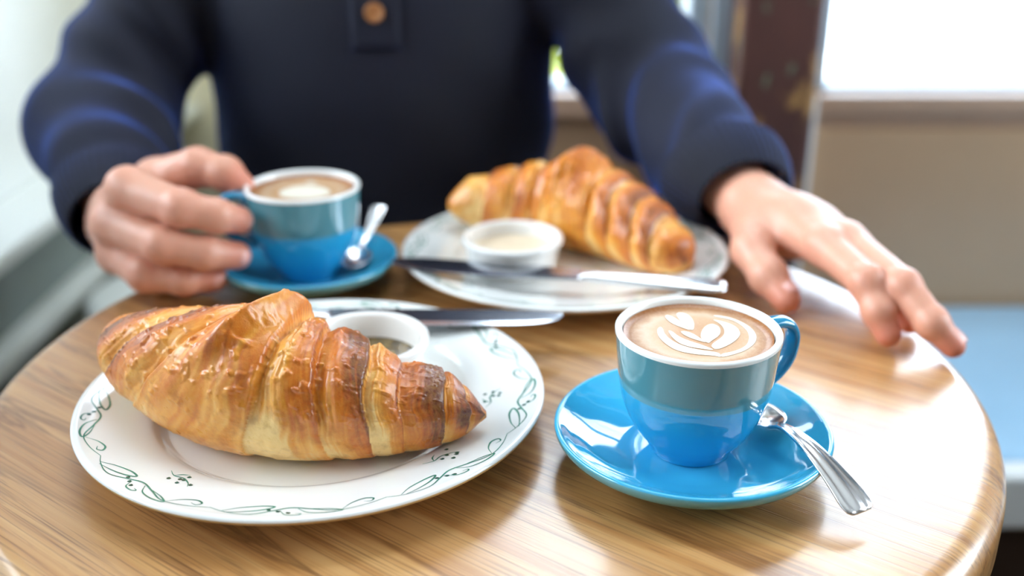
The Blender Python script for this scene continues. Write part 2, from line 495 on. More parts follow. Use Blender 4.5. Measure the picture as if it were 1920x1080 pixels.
window('window_2', -0.06, 0.27, SILL, 2.37, YB+0.04, (), M['blue_grey_frame'], (1.30, 1.84))
# added left window, unseen: same builder turned to the side wall
w3 = window('added_window_3', -0.9, 0.9, 1.05, 2.5, 0.0, (-0.3, 0.3), M['white_paint'], (1.75,))
window('added_window_4', -0.68, -0.18, 1.05, 2.45, 2.14, (), M['white_paint'], (1.75,))  # unseen bay window, added to light the left wall and table
w6 = window('added_window_6', -0.6, 0.6, 0.0, 0.5, 0.0, (0.0,), M['white_paint'])  # roof light out of view, added for more light from above
w6.location = (0.1, 1.45, CEIL+0.03); w6.rotation_euler = (math.radians(90), 0, 0)
w5 = window('added_window_5', -0.6, 0.6, 0.9, 2.5, 0.0, (0.0,), M['blue_grey_frame'], (1.75,))  # unseen side window, added for more light from the right
w5.location = (2.16, 0.6, 0.9); w5.rotation_euler = (0, 0, math.radians(-90))
w3.location = (-0.80, 1.0, 1.05); w3.rotation_euler = (0, 0, math.radians(90))

struct(box_obj('trim_10', M['blue_grey_frame'], (0.268, 0.405, YB-0.012, YB+0.002, SILL, 2.37), None, 0.004))
# weathered post between the two windows
bm = bmesh.new(); box(bm, 0.293, 0.396, 1.345, 1.425, 0, CEIL, 0.008, 2)
pl = struct(finish('trim_6', bm_mesh('post', bm), M['peeling'], None, False)); pl.name = 'trim_6'
# white ledges and grey panels along the left wall
struct(box_obj('trim_7', M['white_paint'], (-0.74, -0.634, -1.2, 2.1, 0.575, 0.60), None, 0.006))
struct(box_obj('trim_8', M['grey_panel'], (-0.74, -0.690, -1.2, 2.1, 0.455, 0.575)))
struct(box_obj('trim_9', M['white_paint'], (-0.74, -0.660, -1.2, 2.1, 0.425, 0.455), None, 0.005))
struct(box_obj('baseboard_left', M['grey_panel'], (-0.74, -0.70, -1.2, 2.1, 0.0, 0.425)))

# outside, seen through the glass
gr = struct(box_obj('pavement', M['pavement'], (-14, 16, 1.56, 30, -0.25, -0.13)))
fac = thing('street_building', 'pale washed-out building across the street beyond the right window', 'building', (2.4, 9.0, -0.13))
box_obj('facade_wall', M['facade'], (-8.0, 7.0, 0, 0.5, 0, 7), fac)
for k in range(7):
    wdw = box_obj('shop_window', M['shop_glass'], (-7.4+2.0*k, -6.0+2.0*k, -0.04, 0.02, 0.5, 2.4), fac, 0.02)

random.seed(4)
def shrub(x, y, z, s, label):
    r = thing('potted_shrub', label, 'shrub', (x, y, z), 0, 'sunlit shrubs outside the window')
    finish('planter', lathe_mesh('planter', [(0, 0), (0.15*s, 0), (0.20*s, 0.30*s), (0.21*s, 0.32*s), (0.19*s, 0.32*s), (0.18*s, 0.28*s), (0, 0.28*s)], 32), M['planter'], r)
    finish('stem', sweep_mesh('stem', [(0, 0, 0.27*s), (0.01, 0.01, 0.5*s), (0, 0, 0.75*s)], [0.02]*3, [0.02]*3, 8), M['dark_wood'], r)
    V, F = [], []
    for k in range(900):
        a, b, q = random.random()*2*PI, random.uniform(-1, 1), random.random()**0.4
        c = Vector((q*0.36*s*math.cos(a)*math.sqrt(1-b*b), q*0.36*s*math.sin(a)*math.sqrt(1-b*b), 0.72*s + q*0.42*s*b))
        R = Matrix.Rotation(random.random()*6.3, 3, 'Z') @ Matrix.Rotation(random.uniform(-1, 1), 3, 'X')
        n0 = len(V)
        for (u, v, w) in ((0, 0, 0), (0.035, 0.04, 0.008), (0, 0.10, 0), (-0.035, 0.04, 0.008)): V.append(tuple(c + R @ Vector((u*s, v*s, w*s))))
        F += [(n0, n0+1, n0+2), (n0, n0+2, n0+3)]
    me = bpy.data.meshes.new('leaves'); me.from_pydata(V, [], F)
    o = finish('leaves', me, M['leaf'], r); o['kind'] = 'stuff'
shrub(0.45, 2.9, -0.13, 1.0, 'yellow-green sunlit shrub outside the window just left of the post')

# ------------------------------------------------------------------ bench, stool, chair
b = thing('window_bench', 'light blue padded bench with white front edge under the right window', 'bench', (1.3, 1.2, 0))
box_obj('seat_pad', M['blue_vinyl'], (-0.80, 0.75, -0.225, 0.210, 0.405, 0.45), b, 0.014, True, 3)
box_obj('front_edge', M['white_paint'], (-0.80, 0.75, -0.262, -0.226, 0.385, 0.452), b, 0.006)
box_obj('bench_base', M['dark_wood'], (-0.76, 0.73, -0.19, 0.20, 0.0, 0.40), b)

s = thing('sunlit_patch_stool', 'bright white low stool behind the man\'s sleeve at the left', 'stool', (-0.515, 1.47, 0))  # stool invented to stand for a bright sunlit patch
finish('stool_seat', lathe_mesh('stool_seat', catmull([(0, 0.41), (0.10, 0.41), (0.125, 0.415), (0.13, 0.43), (0.125, 0.445), (0.10, 0.45), (0, 0.45)], 4), 48), M['white_paint'], s)
for k in range(3):
    a = 2*PI*k/3+0.4
    finish('leg', sweep_mesh('leg', [(0.07*math.cos(a), 0.07*math.sin(a), 0.412), (0.105*math.cos(a), 0.105*math.sin(a), 0.0)], [0.016, 0.011], [0.016, 0.011], 12), M['white_paint'], s)

# ------------------------------------------------------------------ round cafe table
TC = (-0.015, 0.602)
t = thing('cafe_table', 'round oak cafe table carrying the whole breakfast', 'table', (TC[0], TC[1], 0))
R0 = 0.308
prof = [(0, TABLE_Z), (R0-0.05, TABLE_Z)] + [(R0-0.015+0.015*math.sin(a), TABLE_Z-0.016+0.016*math.cos(a)) for a in np.linspace(0, PI/2, 12)] + \
       [(R0-0.006+0.006*math.cos(a), TABLE_Z-0.034-0.006*math.sin(a)) for a in np.linspace(0, PI/2, 6)] + [(R0-0.05, TABLE_Z-0.04), (0, TABLE_Z-0.04)]
finish('tabletop', lathe_mesh('tabletop', prof, 200), M['oak'], t)
finish('pedestal', lathe_mesh('pedestal', catmull([(0, 0.02), (0.05, 0.02), (0.04, 0.06), (0.027, 0.12), (0.025, 0.40), (0.027, 0.62), (0.04, 0.68), (0.10, 0.709), (0, 0.7095)], 6), 40), M['iron'], t)
finish('pedestal_foot', lathe_mesh('pedestal_foot', catmull([(0, 0), (0.20, 0), (0.21, 0.008), (0.20, 0.016), (0.06, 0.028), (0, 0.03)], 6), 64), M['iron'], t)

# ------------------------------------------------------------------ plates with a printed green vine
PLATE = [(0.0, 0.0085), (0.05, 0.0085), (0.078, 0.0088), (0.0835, 0.0096), (0.0875, 0.0122), (0.0915, 0.0142), (0.100, 0.0160), (0.112, 0.0182), (0.122, 0.0202), (0.1275, 0.0218)]
PTOP = catmull(PLATE, 8)
PLIP = [(0.1295, 0.0222), (0.1308, 0.0217), (0.1312, 0.0206)]
PEDGE = [(0.1308, 0.0192), (0.1290, 0.0180)]
PUND = [(0.120, 0.0158), (0.100, 0.0116), (0.088, 0.0080), (0.082, 0.0045), (0.080, 0.0), (0.074, 0.0), (0.072, 0.0035), (0.0, 0.0045)]
def plate_z(r): return np.interp(r, PTOP[:, 0], PTOP[:, 1])
def ribbons(strokes):
    """strokes: list of (points (angle, r), widths) -> thin printed bands lying on the plate's rim"""
    V, F = [], []
    for pts, w0, w1 in strokes:
        Q = catmull(pts, 7); n = len(Q)
        xy = np.stack([Q[:, 1]*np.cos(Q[:, 0]), Q[:, 1]*np.sin(Q[:, 0])], 1)
        T = np.gradient(xy, axis=0); T /= np.maximum(np.linalg.norm(T, axis=1), 1e-9)[:, None]
        Nn = np.stack([-T[:, 1], T[:, 0]], 1)
        t = np.linspace(0, 1, n); w = (w0 + (w1-w0)*np.sin(PI*t)**1.5)/2
        b0 = len(V)
        for s in (-1, 1):
            e = xy + s*Nn*w[:, None]; r = np.hypot(e[:, 0], e[:, 1])
            z = plate_z(np.minimum(r, 0.1275)) + 0.00012
            V += [tuple(x) for x in np.stack([e[:, 0], e[:, 1], z], 1)]
        F += [(b0+k, b0+k+1, b0+n+k+1, b0+n+k) for k in range(n-1)]
    return V, F
def vine(seed, n=9, a0=0.0):
    rnd = random.Random(seed); st, dk = [], []
    for k in range(n):
        A = a0 + 2*PI*k/n; S = 2*PI/n
        f = lambda u, r: (A + u*S, r)
        j = rnd.uniform(-0.0006, 0.0006)
        # main wavy tendril
        st.append(([f(0.00, .1205), f(.10, .1235+j), f(.24, .1245), f(.36, .1195), f(.46, .1165), f(.58, .1195), f(.72, .1245), f(.86, .1235), f(1.0, .1205)], .0004, .0010))
        # two long leaves drawn as outlines
        st.append(([f(.08, .1225), f(.16, .1175), f(.28, .1145+j), f(.36, .1150), f(.30, .1185), f(.20, .1215), f(.10, .1238)], .0004, .0012))
        st.append(([f(.50, .1180), f(.56, .1235), f(.66, .1262), f(.74, .1255), f(.68, .1215), f(.58, .1190)], .0004, .0012))
        # curls
        st.append(([f(.74, .1240), f(.80, .1185), f(.88, .1160), f(.93, .1180), f(.91, .1205), f(.87, .1195)], .0003, .0011))
        st.append(([f(.40, .1195), f(.44, .1250), f(.50, .1262), f(.52, .1245), f(.49, .1235)], .0003, .0010))
        # buds
        for q in range(3):
            u = .33 + .05*q + rnd.uniform(-.01, .01); r = .1175 + .002*q
            dk.append(([f(u, r), f(u+.012, r+.0012), f(u+.022, r+.0006)], .0006, .0022))
        if k % 2 == 0:   # a sprig towards the middle of the plate
            B = lambda u, r: (A + u*S, r)
            st.append(([B(.42, .0985), B(.50, .1010), B(.58, .1000), B(.66, .1025), B(.70, .1060)], .0003, .0009))
            st.append(([B(.50, .1010), B(.53, .0975), B(.58, .0955)], .0003, .0009))
            for q in range(6):
                u = .56 + rnd.uniform(-.07, .13); r = .1010 + rnd.uniform(-.005, .006)
                dk.append(([B(u, r), B(u+.012, r+.0012), B(u+.025, r+.0004)], .0005, .0022))
    return st, dk
def plate(name, label, loc, rot, seed, sc=1.0):
    t = thing(name, label, 'plate', loc, rot, 'green vine plates')
    prof = [tuple(p) for p in PTOP] + PLIP + PEDGE + PUND
    nT = len(PTOP) + len(PLIP)
    idx = [0]*(nT-1) + [1]*len(PEDGE) + [0]*len(PUND)
    finish('plate_body', lathe_mesh('plate_body', prof, 192, idx), [M['white_glaze'], M['unglazed']], t)
    st, dk = vine(seed)
    for nm, S_, mt in (('vine_print', st, M['green_print']), ('bud_print', dk, M['green_print_dark'])):
        V, F = ribbons(S_); me = bpy.data.meshes.new(nm); me.from_pydata(V, [], F)
        pr = finish(nm, me, mt, t)
        if nm == 'bud_print': pr['kind'] = 'stuff'
    t.scale = (sc, sc, 1)
    return t
plate('dinner_plate', 'white plate with green vine rim under the near croissant', (-0.1127, 0.5305, TABLE_Z), math.radians(-24), 1)
plate('dinner_plate', 'white plate with green vine rim at the back, under the far croissant', (0.041, 0.770, TABLE_Z), math.radians(40), 2, 0.97)

# ------------------------------------------------------------------ saucers and cups
SAU = catmull([(0.0, 0.0065), (0.020, 0.0065), (0.028, 0.0066), (0.034, 0.0070), (0.042, 0.0088), (0.055, 0.0130), (0.065, 0.0180), (0.0705, 0.0214)], 8)
SLIP = [(0.0718, 0.0222), (0.0729, 0.0222), (0.0737, 0.0213)]
SUND = [(0.0738, 0.0200), (0.0732, 0.0180), (0.0715, 0.0155), (0.066, 0.0120), (0.057, 0.0088), (0.046, 0.0052), (0.041, 0.0035), (0.039, 0.0), (0.035, 0.0), (0.033, 0.003), (0.0, 0.0035)]
def saucer(label, loc, sc):
    t = thing('saucer', label, 'saucer', loc, 0, 'blue saucers')
    prof = [tuple(p) for p in SAU] + SLIP + SUND
    n = len(SAU) + len(SLIP)
    o = finish('saucer_body', lathe_mesh('saucer_body', prof, 160, [0]*(n-1) + [1]*len(SUND)), [M['blue_glaze'], M['teal_edge']], t)
    o.scale = (sc, sc, 1)
    return t
saucer('glossy blue saucer in front, under the cup with the leaf pattern', (0.0965, 0.4895, TABLE_Z), 1.0)
saucer('glossy blue saucer at the back left, under the cup the man holds', (-0.1570, 0.750, TABLE_Z), 0.93)

CUPO = catmull([(0.0, 0.0012), (0.0175, 0.0012), (0.0190, 0.0), (0.0212, 0.0002), (0.0222, 0.0024), (0.0258, 0.0075), (0.0305, 0.0140), (0.0350, 0.0225), (0.0380, 0.0310), (0.0402, 0.0420), (0.0414, 0.0540), (0.0424, 0.0640), (0.0430, 0.0685)], 6)
CUPI = catmull([(0.0430, 0.0685), (0.0429, 0.0702), (0.0418, 0.0711), (0.0402, 0.0708), (0.0392, 0.0692), (0.0386, 0.0640), (0.0374, 0.0500), (0.0330, 0.0270), (0.0240, 0.0100), (0.0, 0.0050)], 6)
LATTE = [
    [(-13.6, 25.8), (-10.0, 25.1), (-4.5, 14.0), (-1.7, 5.5), (-6.9, 9.7), (-12.4, 16.9)],
    [(-7.2, 28.1), (-3.3, 29.6), (0.1, 24.3), (0.8, 15.5), (-1.5, 4.8), (-3.9, 10.4), (-6.6, 19.9)],
    [(-19.9, 6.9), (-17.6, 11.2), (-16.5, 8.3), (-16.7, 2.7), (-14.4, -5.6), (-10.1, -11.6), (-3.5, -16.2), (4.5, -18.8), (7.5, -20.7), (6.9, -25.4), (4.8, -23.3), (-4.5, -22.0), (-12.8, -18.2), (-17.4, -10.9), (-20.2, -1.5)],
    [(6.9, -25.4), (7.4, -21.1), (14.0, -18.8), (20.7, -13.6), (24.3, -6.9), (26.3, 2.7), (25.1, 11.2), (20.9, 19.9), (12.0, 23.6), (12.8, 26.1), (20.9, 22.8), (26.6, 15.5), (29.5, 6.9), (29.5, -1.5), (26.6, -9.6), (21.1, -16.9), (14.6, -21.4)],
    [(-14.6, 5.5), (-12.7, 6.2), (-9.8, -1.5), (-4.9, -6.9), (0.2, -10.9), (5.9, -17.2), (1.0, -16.2), (-7.5, -12.9), (-12.3, -6.9)],
    [(10.3, 20.6), (16.8, 16.9), (21.6, 11.2), (22.2, 2.7), (19.1, -4.2), (13.8, -10.9), (6.5, -16.9), (4.3, -13.6), (5.5, -9.6), (11.3, -2.8), (14.1, 2.7), (14.8, 9.7), (13.5, 15.5)],
    [(-8.6, 4.8), (-5.8, 5.5), (-2.2, 2.7), (0.4, -2.8), (3.4, -8.9), (-0.7, -6.2), (-5.7, -1.5)],
    [(0.9, -1.5), (3.2, 6.9), (6.5, 12.6), (9.9, 14.8), (12.8, 11.2), (12.3, 4.1), (9.9, -1.5), (5.6, -6.2), (3.8, -9.6), (1.7, -5.6)]]
BLOB = [[(-18, 2), (-8, 14), (6, 15), (18, 6), (22, -6), (14, -16), (0, -19), (-14, -14)], [(-4, 21), (2, 26), (8, 22), (2, 18)]]
def foam(name, polys, z, mat, parent):
    bm = bmesh.new()
    for P in polys:
        Q = np.array(P)/1000
        for _ in range(3):
            N_ = np.roll(Q, -1, 0); Q = np.stack([Q*.75+N_*.25, Q*.25+N_*.75], 1).reshape(-1, 2)
        Q = Q*1.03
        vs = [bm.verts.new((x, y, z)) for x, y in Q]
        f = bm.faces.new(vs)
        bmesh.ops.triangulate(bm, faces=[f])
    bm.normal_update()
    for f in bm.faces:
        if f.normal.z < 0: f.normal_flip()
    me = bpy.data.meshes.new(name); bm.to_mesh(me); bm.free()
    return finish(name, me, mat, parent)
def cup(label, loc, hang, polys, fill, group='blue coffee cups', sc=1.0):
    t = thing('coffee_cup', label, 'cup', loc, 0, group)
    t.scale = (sc, sc, sc)
    finish('cup_body', lathe_mesh('cup_body', [tuple(p) for p in CUPO], 144), M['cup_glaze'], t)
    finish('cup_lining', lathe_mesh('cup_lining', [tuple(p) for p in CUPI], 144), M['white_glaze'], t)
    d = (math.cos(hang), math.sin(hang))
    pts = catmull([(0.0395, 0.0610), (0.0480, 0.0640), (0.0580, 0.0625), (0.0635, 0.0550), (0.0625, 0.0430), (0.0560, 0.0340), (0.0470, 0.0290), (0.0365, 0.0262)], 6)
    P3 = [(r*d[0], r*d[1], z) for r, z in pts]
    n = len(P3); w = np.interp(np.linspace(0, 1, n), [0, .15, .8, 1], [.0072, .0056, .0052, .0066]); h = np.interp(np.linspace(0, 1, n), [0, .15, .8, 1], [.0048, .0033, .0033, .0045])
    finish('handle', sweep_mesh('handle', P3, h, w, 20, (-d[1], d[0], 0)), M['handle_glaze'], t)
    rf = np.interp(fill, CUPI[::-1, 1][:40], CUPI[::-1, 0][:40]) if False else 0.0386
    z = fill
    cf = finish('coffee', lathe_mesh('coffee', [(0, 0), (0.02, 0), (0.034, 0.0001), (0.0372, 0.0006), (rf, 0.0016)], 96), M['crema'], t); cf.location = (0, 0, z)
    foam('milk_foam', polys, 0.00025, M['milk'], cf)
    return t
cup('near coffee cup with a white leaf drawn in the foam', (0.0965, 0.4905, TABLE_Z+0.0068), math.radians(26), LATTE, 0.0662)
cup('far coffee cup at the back left, its handle held by the man', (-0.1570, 0.750, TABLE_Z+0.0068), math.radians(188), BLOB, 0.0655)

# ------------------------------------------------------------------ ramekins
RAM = catmull([(0.0, 0.003), (0.026, 0.003), (0.028, 0.0), (0.031, 0.0), (0.0335, 0.003), (0.0350, 0.010), (0.0358, 0.020), (0.0362, 0.0235), (0.0385, 0.0252), (0.0392, 0.0275), (0.0388, 0.0300), (0.0372, 0.0312), (0.0352, 0.0305), (0.0338, 0.0280), (0.0325, 0.018), (0.0305, 0.0075), (0.026, 0.0055), (0.0, 0.0052)], 6)
def ramekin(label, loc, fillmat, fill, sc, zs):
    t = thing('ramekin', label, 'bowl', loc, 0, 'white ramekins')
    prof = RAM*np.array([sc, zs])
    finish('ramekin_body', lathe_mesh('ramekin_body', [tuple(p) for p in prof], 96), M['ramekin_glaze'], t)
    r = 0.0318*sc
    o = finish('spread', lathe_mesh('spread', [(0, 0.001), (r*0.5, 0.0004), (r*0.9, 0.0), (r, 0.0008)], 64), fillmat, t); o.location = (0, 0, fill)
ramekin('white ramekin of dark jam on the near plate behind the croissant', (-0.0880, 0.5685, TABLE_Z+0.0086), M['jam'], 0.0125, 0.975, 0.92)
ramekin('white ramekin with pale spread on the far plate beside the far knife', (0.0005, 0.7560, TABLE_Z+0.0086), M['butter'], 0.016, 1.0, 0.86)

# ------------------------------------------------------------------ cutlery
def knife(label, A, B, flip=1, tilt=0.0):
    """A: end of the handle, B: tip of the blade (world)"""
    A, B = Vector(A), Vector(B); L = (B-A).length
    X = (B-A).normalized(); Y = Vector((0, 0, 1)).cross(X).normalized(); Z = X.cross(Y)
    t = thing('table_knife', label, 'knife', A, 0, 'table knives')
    Mx = Matrix((X, Y, Z)).transposed().to_4x4(); Mx = Mx @ Matrix.Rotation(tilt, 4, 'X')
    t.rotation_euler = Mx.to_euler()
    h = 0.42*L
    pts = catmull([(0, 0, 0), (0.004, 0, 0), (0.02, 0, 0), (h*0.6, 0, 0), (h-0.012, 0, 0), (h, 0, 0)], 6); n = len(pts); q = pts[:, 0]/h
    finish('handle', sweep_mesh('handle', pts, np.interp(q, [0, .03, .12, .6, .93, 1], [.0060, .0092, .0098, .0076, .0058, .0066]), np.interp(q, [0, .03, .12, .6, .93, 1], [.0016, .0027, .0030, .0034, .0036, .0030]), 18, (0, 0, 1), 2.4), M['steel'], t)
    # blade: straight back, belly rising to a rounded tip; bevelled towards the edge
    xs = np.concatenate([np.linspace(h-0.002, L*0.86, 20), np.linspace(L*0.87, L, 16)])
    V, F = [], []
    for x in xs:
        u = (x-h)/(L-h); tipf = max(0, (u-0.80)/0.20); 
        back = 0.0090*(1-0.55*tipf**2); belly = -(0.0080 + 0.0046*math.sin(PI*min(1, max(0, u))*0.9)*1.0)*math.sqrt(max(0, 1-tipf**2.2))
        if tipf >= 1: belly = back - 0.0005
        th = 0.0011*(1-0.5*max(u, 0))
        for (y, z) in ((back, th), (back*0.2+belly*0.8, th*0.75), (belly, 0.0001), (belly, -0.0001), (back*0.2+belly*0.8, -th*0.75), (back, -th)): V.append((x, y*flip, z))
    for k in range(len(xs)-1):
        for j in range(6): F.append((k*6+j, k*6+(j+1) % 6, (k+1)*6+(j+1) % 6, (k+1)*6+j))
    me = bpy.data.meshes.new('blade'); me.from_pydata(V, [], F + [(0, 1, 2, 3, 4, 5), tuple(range(len(V)-6, len(V)))[::-1]])
    bm = bmesh.new(); bm.from_mesh(me); bmesh.ops.recalc_face_normals(bm, faces=bm.faces); bm.to_mesh(me); bm.free()
    finish('blade', me, M['blade'], t, False)
knife('steel table knife across the near plate behind the white ramekin', (-0.2290, 0.6235, TABLE_Z+0.0262), (0.0330, 0.6240, TABLE_Z+0.0250), 1, math.radians(3))
knife('steel table knife along the front of the far plate', (0.1500, 0.6745, TABLE_Z+0.0255), (-0.0900, 0.7290, TABLE_Z+0.0245), -1, math.radians(-4))

def spoon(label, path, bowl_len=0.036, bowl_w=0.024, hw=1.0):
    """path: world points from the end of the handle to the neck to the tip of the bowl"""
    P = catmull(path, 10); org = Vector(P[0]); P = P - np.array(org)
    n = len(P); s = np.concatenate([[0], np.cumsum(np.linalg.norm(np.diff(P, axis=0), axis=1))]); L = s[-1]
    t = thing('teaspoon', label, 'spoon', org, 0, 'teaspoons')
    hb = L - bowl_len
    kk = s <= hb+0.002
    H = P[kk]; q = s[kk]/hb
    w = np.interp(q, [0, .02, .06, .12, .5, .85, 1], [.0062, .0084, .0092, .0092, .0060, .0030, .0036])*hw
    th = np.interp(q, [0, .05, .5, 1], [.0007, .0011, .0013, .0015])
    # handle with a shallow centre rib
    T = np.gradient(H, axis=0); T /= np.linalg.norm(T, axis=1)[:, None]
    V, F = [], []
    ring = [(-1, 0.1), (-0.92, 0.7), (-0.55, 0.5), (-0.28, 0.45), (0, 1.3), (0.28, 0.45), (0.55, 0.5), (0.92, 0.7), (1, 0.1), (0.7, -0.8), (0, -1), (-0.7, -0.8)]
    for i in range(len(H)):
        sd = np.cross(T[i], (0, 0, 1)); sd /= np.linalg.norm(sd); u = np.cross(sd, T[i])
        for a, b_ in ring: V.append(tuple(H[i] + sd*a*w[i] + u*b_*th[i]))
    k = len(ring)
    for i in range(len(H)-1):
        for j in range(k): F.append((i*k+j, i*k+(j+1) % k, (i+1)*k+(j+1) % k, (i+1)*k+j))
    me = bpy.data.meshes.new('handle'); me.from_pydata(V, [], F + [tuple(range(k))[::-1], tuple(range(len(V)-k, len(V)))])
    bm = bmesh.new(); bm.from_mesh(me); bmesh.ops.recalc_face_normals(bm, faces=bm.faces); bm.to_mesh(me); bm.free()
    finish('handle', me, M['steel'], t)
    # bowl
    b0 = np.array([np.interp(hb, s, P[:, i]) for i in range(3)]); b1 = P[-1]
    ax = b1-b0; ln = np.linalg.norm(ax); ax /= ln; sd = np.cross(ax, (0, 0, 1)); sd /= np.linalg.norm(sd); u = np.cross(sd, ax)
    V, F = [], []; NU, NV = 24, 14
    for side in (0, 1):
        for i in range(NU+1):
            a = i/NU; hw = bowl_w/2*(math.sin(PI*a**0.8))**0.62 if 0 < a < 1 else 0.0012
            hw = max(hw, 0.0012)
            for j in range(NV+1):
                c_ = -1+2*j/NV
                dz = -0.0060*(1-c_*c_)*math.sin(PI*min(1, a*1.02)) - side*0.0009
                V.append(tuple(b0 + ax*ln*a + sd*hw*c_ + u*dz))
    o = (NU+1)*(NV+1); 
    for i in range(NU):
        for j in range(NV):
            a = i*(NV+1)+j
            F.append((a, a+1, a+NV+2, a+NV+1)); F.append((o+a, o+a+NV+1, o+a+NV+2, o+a+1))
        for j in (0, NV):
            a = i*(NV+1)+j; F.append((a, a+NV+1, o+a+NV+1, o+a))
    me = bpy.data.meshes.new('spoon_bowl'); me.from_pydata(V, [], F)
    bm = bmesh.new(); bm.from_mesh(me); bmesh.ops.recalc_face_normals(bm, faces=bm.faces); bm.to_mesh(me); bm.free()
    finish('spoon_bowl', me, M['steel'], t)
spoon('teaspoon with its handle hanging over the near saucer\'s front edge', [(0.1690, 0.4240, 0.7600), (0.1615, 0.4380, 0.7680), (0.1525, 0.4540, 0.7755), (0.1460, 0.4680, 0.7775), (0.1420, 0.4800, 0.7755), (0.1395, 0.4900, 0.7700), (0.1370, 0.5030, 0.7680), (0.1345, 0.5220, 0.7695)])
spoon('teaspoon standing on the far saucer behind the held cup', [(-0.1075, 0.8080, 0.7930), (-0.1100, 0.7990, 0.7870), (-0.1135, 0.7880, 0.7795), (-0.1170, 0.7780, 0.7735), (-0.1200, 0.7660, 0.7690), (-0.1215, 0.7500, 0.7665), (-0.1225, 0.7350, 0.7670)], hw=0.68)

# ------------------------------------------------------------------ croissants
m = NT('baked_crust')
at = m.n('ShaderNodeAttribute'); at.attribute_name = 'crust'
v = m.coords(); n1 = m.noise(v, 420, 4, 0.65); n2 = m.noise(v, 110, 4, 0.6)
c = m.mix(m.ramp(n1, [(0.35, (0, 0, 0)), (0.75, (0.22, 0.22, 0.22))]), at.outputs['Color'], srgb(240, 190, 96))
c = m.mix(m.ramp(n2, [(0.50, (0, 0, 0)), (0.75, (0.42, 0.42, 0.42))]), c, srgb(150, 70, 20))
m.set(color=c, rough=m.ramp(n2, [(0.3, (0.24,)*3), (0.7, (0.5,)*3)]), coat=0.25, coatr=0.15, sss=0.06, ssss=0.006, sssr=(1.0, 0.5, 0.2))
h = m.math('ADD', m.math('MULTIPLY', n1, 0.5), n2)
m.bump(h, 0.30, 0.0014)
M['crust'] = m.m

